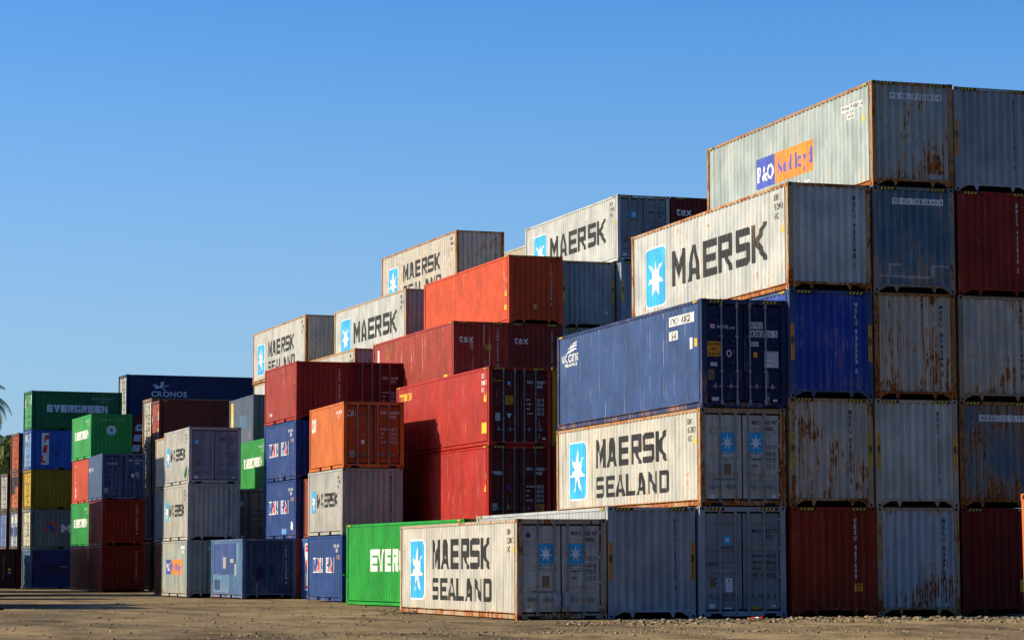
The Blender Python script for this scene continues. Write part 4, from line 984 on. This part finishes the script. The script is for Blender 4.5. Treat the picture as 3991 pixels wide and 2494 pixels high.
def make_ground():
    xs = np.concatenate([[-3000, -600, -120, -40, -15], np.arange(-2, 46, .13), [60, 120, 400, 3000]])
    ys = np.concatenate([[-300, -60, 0, 20, 32], np.arange(38, 64, .14), np.arange(64.2, 125, .45), np.arange(126, 200, 1.5), [240, 400, 900, 4000]])
    X, Y = np.meshgrid(xs, ys); Z = ground_z(X, Y)
    n, m = len(ys), len(xs)
    v = np.stack([X, Y, Z], -1).reshape(-1, 3)
    i = (np.arange(n - 1)[:, None] * m + np.arange(m - 1)[None]).reshape(-1)
    f = np.stack([i, i + 1, i + m + 1, i + m], -1)
    me = bpy.data.meshes.new('ground')
    me.vertices.add(len(v)); me.vertices.foreach_set('co', v.reshape(-1).astype(np.float32))
    me.loops.add(f.size); me.loops.foreach_set('vertex_index', f.reshape(-1).astype(np.int32))
    me.polygons.add(len(f)); me.polygons.foreach_set('loop_start', np.arange(0, f.size, 4, dtype=np.int32)); me.polygons.foreach_set('loop_total', np.full(len(f), 4, np.int32))
    me.polygons.foreach_set('use_smooth', np.ones(len(f), bool))
    me.update(calc_edges=True); me.validate()
    m_ = bpy.data.materials.new('dirt'); m_.use_nodes = True; nt = m_.node_tree; N, L = nt.nodes, nt.links
    b = [n_ for n_ in N if n_.type == 'BSDF_PRINCIPLED'][0]
    tc = N.new('ShaderNodeTexCoord')
    def noise(s, d, r=.6):
        mp = N.new('ShaderNodeVectorMath'); mp.operation = 'MULTIPLY'; mp.inputs[1].default_value = s; L.new(tc.outputs['Object'], mp.inputs[0])
        n_ = N.new('ShaderNodeTexNoise'); n_.inputs['Scale'].default_value = 1; n_.inputs['Detail'].default_value = d; n_.inputs['Roughness'].default_value = r
        L.new(mp.outputs[0], n_.inputs['Vector']); return n_.outputs['Fac']
    def ramp(x, *st):
        r = N.new('ShaderNodeValToRGB'); L.new(x, r.inputs[0]); e = r.color_ramp.elements
        while len(e) < len(st): e.new(.5)
        for k, (p, c) in enumerate(st): e[k].position = p; e[k].color = (*c, 1)
        return r.outputs[0]
    def mix(f_, a, c, t='MIX'):
        n_ = N.new('ShaderNodeMix'); n_.data_type = 'RGBA'; n_.blend_type = t
        for i_, v_ in ((0, f_), (6, a), (7, c)):
            if isinstance(v_, (int, float)): n_.inputs[i_].default_value = v_
            else: L.new(v_, n_.inputs[i_])
        return n_.outputs[2]
    c = ramp(noise((.16, .10, 1), 6, .65), (.30, (.08, .058, .03)), (.46, (.18, .130, .066)), (.60, (.265, .19, .092)), (.72, (.27, .21, .12)))
    c = mix(.75, c, ramp(noise((1.1, .55, 1), 6, .7), (.36, (.42, .39, .35)), (.50, (1, 1, 1)), (.66, (1.2, 1.16, 1.08))), 'MULTIPLY')
    c = mix(.55, c, ramp(noise((9, 6, 1), 4, .75), (.36, (.38, .36, .33)), (.48, (1, 1, 1)), (.66, (1.25, 1.22, 1.15))), 'MULTIPLY')
    c = mix(.7, c, ramp(noise((.5, .07, 1), 4, .6), (.38, (.42, .40, .38)), (.48, (1, 1, 1)), (.7, (1.1, 1.08, 1.0))), 'MULTIPLY')
    L.new(c, b.inputs['Base Color']); b.inputs['Roughness'].default_value = .95; b.inputs['Specular IOR Level'].default_value = .15
    bu = N.new('ShaderNodeBump'); bu.inputs['Strength'].default_value = .6; bu.inputs['Distance'].default_value = .05
    h = N.new('ShaderNodeMath'); h.operation = 'ADD'; L.new(noise((7, 6, 1), 6, .75), h.inputs[0]); L.new(noise((28, 24, 1), 3, .7), h.inputs[1])
    L.new(h.outputs[0], bu.inputs['Height']); L.new(bu.outputs[0], b.inputs['Normal'])
    o = link('ground', me, [m_]); o['kind'] = 'structure'
make_ground()

# ------------------------------------------------------------------ loose stones and clods
def make_stones():
    rs = np.random.RandomState(11); P = []
    def add(n, fx, fy, s0, s1):
        x, y = fx(n), fy(n)
        P.append(np.stack([x, y, s0 + (s1 - s0) * rs.rand(n) ** 3], -1))
    U = lambda a, b: (lambda n: a + (b - a) * rs.rand(n)); Nn = lambda m, s: (lambda n: m + s * rs.randn(n))
    add(1600, U(5, 34), U(42, 62), .010, .045)
    add(900, U(8, 26), U(58, 100), .015, .055)
    add(900, U(22.5, 34), Nn(58.7, .42), .02, .085)
    add(650, U(20, 34), Nn(56.5, .5), .02, .07)
    add(500, U(24, 34), Nn(59.6, .4), .015, .055)
    add(700, U(10, 25), Nn(49.5, 1.2), .015, .05)
    P = np.concatenate(P); n = len(P)
    g_ = (1 + 5 ** .5) / 2
    base = np.array([[-1, g_, 0], [1, g_, 0], [-1, -g_, 0], [1, -g_, 0], [0, -1, g_], [0, 1, g_], [0, -1, -g_], [0, 1, -g_], [g_, 0, -1], [g_, 0, 1], [-g_, 0, -1], [-g_, 0, 1]]) / 1.9
    tri = np.array([[0, 11, 5], [0, 5, 1], [0, 1, 7], [0, 7, 10], [0, 10, 11], [1, 5, 9], [5, 11, 4], [11, 10, 2], [10, 7, 6], [7, 1, 8], [3, 9, 4], [3, 4, 2], [3, 2, 6], [3, 6, 8], [3, 8, 9], [4, 9, 5], [2, 4, 11], [6, 2, 10], [8, 6, 7], [9, 8, 1]])
    V = base[None] * (0.7 + .45 * rs.rand(n, 12, 1)) * (0.65 + .7 * rs.rand(n, 1, 3))
    a = rs.rand(n) * 6.28; ca, sa = np.cos(a)[:, None], np.sin(a)[:, None]
    V = np.stack([V[..., 0] * ca - V[..., 1] * sa, V[..., 0] * sa + V[..., 1] * ca, V[..., 2] * .6], -1) * P[:, None, 2:3]
    V = V + rs.randn(n, 12, 3) * P[:, None, 2:3] * .12
    V[..., 0] += P[:, None, 0]; V[..., 1] += P[:, None, 1]; V[..., 2] += ground_z(P[:, 0], P[:, 1])[:, None] + P[:, None, 2] * .25
    F = (np.arange(n)[:, None, None] * 12 + tri[None]).reshape(-1, 3)
    me = bpy.data.meshes.new('stones'); me.from_pydata(V.reshape(-1, 3).tolist(), [], F.tolist()); me.update()
    m_ = bpy.data.materials.new('stone'); m_.use_nodes = True; nt = m_.node_tree
    b = [n_ for n_ in nt.nodes if n_.type == 'BSDF_PRINCIPLED'][0]
    g = nt.nodes.new('ShaderNodeNewGeometry'); r = nt.nodes.new('ShaderNodeValToRGB')
    nt.links.new(g.outputs['Random Per Island'], r.inputs[0])
    e = r.color_ramp.elements; e[0].color = (.13, .095, .05, 1); e[1].color = (.27, .205, .115, 1)
    nt.links.new(r.outputs[0], b.inputs['Base Color']); b.inputs['Roughness'].default_value = .95
    o = link('gravel', me, [m_]); o['kind'] = 'stuff'; o['label'] = 'loose stones and dried clods on the dirt yard'; o['category'] = 'gravel'
make_stones()

# ------------------------------------------------------------------ small things
def tag(o, label, cat, group=None):
    o['label'] = label; o['category'] = cat
    if group: o['group'] = group
def rope(name, pts, r, m, label, cat='rope'):
    mb = MB()
    for p, q in zip(pts, pts[1:]): mb.tube(p, q, r, 6)
    tag(link(name, mb.mesh(name), [m]), label, cat)
GR = paint((.03, .50, .06), 0, .1, 0, .5, name='green_plastic')
rope('plastic_rope', [(22.82, 116.62, 5.95), (22.79, 116.8, 5.75), (22.78, 117.0, 5.52), (22.80, 116.9, 5.45), (22.81, 116.72, 5.60), (22.80, 116.62, 5.85)], .028, GR, 'green plastic rope hanging at the corner of the top grey short container')
rope('plastic_strap', [(24.15, 90.98, 1.06), (24.02, 91.02, 1.02), (23.9, 91.0, 1.10), (23.72, 91.05, 1.03), (23.60, 91.02, 1.06)], .022, GR, 'green plastic strap tied to the far corner of the bright green container', 'strap')
rs_ = random.Random(5)
mb = MB()
for k in range(26):
    x, y = 20.2 + rs_.uniform(-.55, .55), 71.5 + rs_.uniform(-.8, .8); a = rs_.uniform(0, 6.28); l = rs_.uniform(.12, .38)
    mb.tube((x, y, -.02), (x + l * math.cos(a), y + l * math.sin(a), rs_.uniform(.03, .20)), .010, 5, 0, .004)
tag(link('twig_heap', mb.mesh('twig_heap'), [paint((.10, .065, .035), 0, .4, 0, .9)]), 'small heap of dry twigs on the dirt beside the foremost container', 'twigs')
mb = MB()
for k, (a, b) in enumerate(((0, .10), (.13, .22), (.25, .33))): mb.face([(26.42 + a, 60.6, .01), (26.42 + b, 60.55, .03), (26.42 + b, 60.7, .05), (26.42 + a, 60.75, .02)], k % 2)
tag(link('paper_scrap', mb.mesh('paper_scrap'), [ink('red'), ink('white')]), 'red and white scrap of packaging on the dirt before the corner stack', 'litter')

# a dark shoe tip at the left edge belongs to a person standing just outside the picture
def make_person():
    def skin(name, pts, edges, rad, m, sub=2):
        me = bpy.data.meshes.new(name); me.from_pydata(pts, edges, []); o = link(name, me, [m])
        mo = o.modifiers.new('skin', 'SKIN'); s = o.modifiers.new('sub', 'SUBSURF'); s.levels = s.render_levels = sub
        for i, r in enumerate(rad): me.skin_vertices[0].data[i].radius = (r, r) if not isinstance(r, tuple) else r
        me.skin_vertices[0].data[0].use_root = True
        return o
    cloth = paint((.02, .018, .022), 0, .2, 0, .9, name='dark_cloth')
    X, Y = 10.02, 83.4
    pts = [(0, 0, .95), (0, 0, 1.15), (0, 0, 1.38), (.02, 0, 1.50), (.03, 0, 1.62), (.04, 0, 1.76),
           (.02, .11, .90), (.16, .12, .50), (.20, .12, .09), (-.02, -.11, .90), (-.14, -.12, .50), (-.34, -.12, .12),
           (0, .20, 1.42), (-.06, .27, 1.12), (.10, .29, .90), (0, -.20, 1.42), (.06, -.27, 1.12), (.22, -.27, .92)]
    ed = [(0, 1), (1, 2), (2, 3), (3, 4), (4, 5), (0, 6), (6, 7), (7, 8), (0, 9), (9, 10), (10, 11), (2, 12), (12, 13), (13, 14), (2, 15), (15, 16), (16, 17)]
    rad = [.14, .13, .15, .06, .09, .085, .095, .065, .045, .095, .065, .045, .06, .045, .03, .06, .045, .03]
    sk = paint((.30, .17, .11), 0, 0, 0, .6, name='skin')
    o = skin('person', pts, ed, rad, cloth); o.location = (X, Y, 0)
    tag(o, 'person in dark clothes just outside the left edge, one dark shoe tip in the picture', 'person')
    for dx, dy, dz, rz in ((.26, .12, .0, 0), (-.32, -.12, .03, 0)):
        s = skin('shoe', [(-.06, 0, .05), (.06, 0, .05), (.17, 0, .035), (.25, 0, .025)], [(0, 1), (1, 2), (2, 3)], [.05, .052, .045, .022], cloth)
        s.parent = o; s.location = (dx - .04, dy, dz)
make_person()

# ------------------------------------------------------------------ palms behind the left block
def palm(x, y, h, n, fl, seed, label, lean=0., up=0.):
    rnd = random.Random(seed)
    e = bpy.data.objects.new('palm_tree', None); COL.objects.link(e); e.location = (x, y, 0)
    tag(e, label, 'palm', 'palms behind the containers')
    tr = MB(); prev = Vector((0, 0, 0)); k_ = 14
    for k in range(1, k_ + 1):
        t = k / k_; p = Vector((lean * t * t, 0, h * t)); tr.tube(prev, p, .20 - .08 * (k - 1) / k_, 8, 0, .20 - .08 * t); prev = p
    link('trunk', tr.mesh('trunk'), [paint((.16, .12, .085), .0, .5, 0, .9, name='palm_bark')], e)
    mb = MB(); c = prev
    for i in range(n):
        az = 2.399 * i + rnd.uniform(-.2, .2); el = R(rnd.uniform(-35, 80) * .9 + up); L = fl * rnd.uniform(.8, 1.1)
        d = Vector((math.cos(az), math.sin(az), 0)); pts = []; pos = c.copy(); ang = el
        for s in range(15):
            pts.append(pos.copy()); ang -= R(6.5 + 3.0 * s / 14 + rnd.uniform(-1, 1)); pos = pos + (d * math.cos(ang) + Vector((0, 0, 1)) * math.sin(ang)) * (L / 14)
        for s in range(14): mb.tube(pts[s], pts[s + 1], .03 * (1 - s / 15), 4, 1)
        side = Vector((-d.y, d.x, 0))
        for s in range(42):
            t = (s + 2) / 44 * 13.99; a = pts[int(t)].lerp(pts[int(t) + 1], t % 1); tang = (pts[int(t) + 1] - pts[int(t)]).normalized()
            ll = L * .26 * math.sin(math.pi * min(1, .12 + (s / 42) * .86)) ** .6 * rnd.uniform(.75, 1.1)
            for sg in (-1, 1):
                q = (side * sg * .80 + tang * .62 + Vector((0, 0, -.38 + rnd.uniform(-.25, .12)))).normalized()
                tip = a + q * ll + Vector((0, 0, -.14 * ll)); wd = tang * .030
                mid = a + q * ll * .5
                mb.face([a - wd, a + wd, mid + wd * .8, mid - wd * .8], rnd.choice((0, 0, 2))); mb.face([mid - wd * .8, mid + wd * .8, tip], rnd.choice((0, 2)))
    mats = [paint((.17, .24, .05), 0, .2, 0, .45, name='palm_leaf'), paint((.30, .30, .10), 0, .2, 0, .6, name='palm_rib'), paint((.38, .42, .10), 0, .2, 0, .45, name='palm_leaf_pale')]  # paler leaf tone goes to leaflets at random
    link('crown', mb.mesh('crown'), mats, e)
palm(21.1, 190, 13.6, 34, 4.0, 3, 'tall palm whose frond tips enter at the left edge high above the containers')
palm(23.9, 188, 9.9, 30, 2.9, 5, 'palm with a fan of upright fronds just left of the dark green container', up=22)
palm(23.0, 185, 9.3, 40, 4.3, 9, 'palm with drooping sunlit fronds at the left edge above the orange door')

# ------------------------------------------------------------------ unseen shed added behind the camera to cut sky light on container ends
def make_sky_blocker():
    e = bpy.data.objects.new('sky_blocker_shed', None); COL.objects.link(e); e.location = (0, -4, 0)
    tag(e, 'added dark corrugated shed behind the viewer, blocking sky light from the container ends', 'shed')
    x0, x1, d, h = -75., 95., -28., 17.
    wall = paint((.10, .115, .11), .2, .5, 0, .8, name='sky_blocker_cladding')
    mb = MB(); n = int((x1 - x0) / .5)
    for k in range(n):
        a = x0 + k * .5
        mb.face([(a + .25, 0, 0), (a, 0, 0), (a, 0, h), (a + .25, 0, h)]); mb.face([(a + .5, -.06, 0), (a + .25, 0, 0), (a + .25, 0, h), (a + .5, -.06, h)])
        mb.face([(a + .5, 0, 0), (a + .5, -.06, 0), (a + .5, -.06, h), (a + .5, 0, h)])
    mb.face([(x0, 0, 0), (x0, d, 0), (x0, d, h), (x0, 0, h)]); mb.face([(x1, 0, h), (x1, d, h), (x1, d, 0), (x1, 0, 0)]); mb.face([(x0, d, 0), (x1, d, 0), (x1, d, h), (x0, d, h)])
    link('wall', mb.mesh('wall'), [wall], e)
    mb = MB(); mb.face([(x0 - .5, .5, h), (x1 + .5, .5, h), (x1 + .5, d / 2, h + 3), (x0 - .5, d / 2, h + 3)]); mb.face([(x0 - .5, d / 2, h + 3), (x1 + .5, d / 2, h + 3), (x1 + .5, d - .5, h), (x0 - .5, d - .5, h)])
    link('roof', mb.mesh('roof'), [wall], e)
    for k in range(6):
        a = x0 + 12 + k * 26; mb = MB(); mb.box(a, .01, 0, a + 6, .12, 6.5)
        link('sliding_door', mb.mesh('sliding_door'), [paint((.06, .075, .08), .2, .4, 0, .7)], e)
make_sky_blocker()
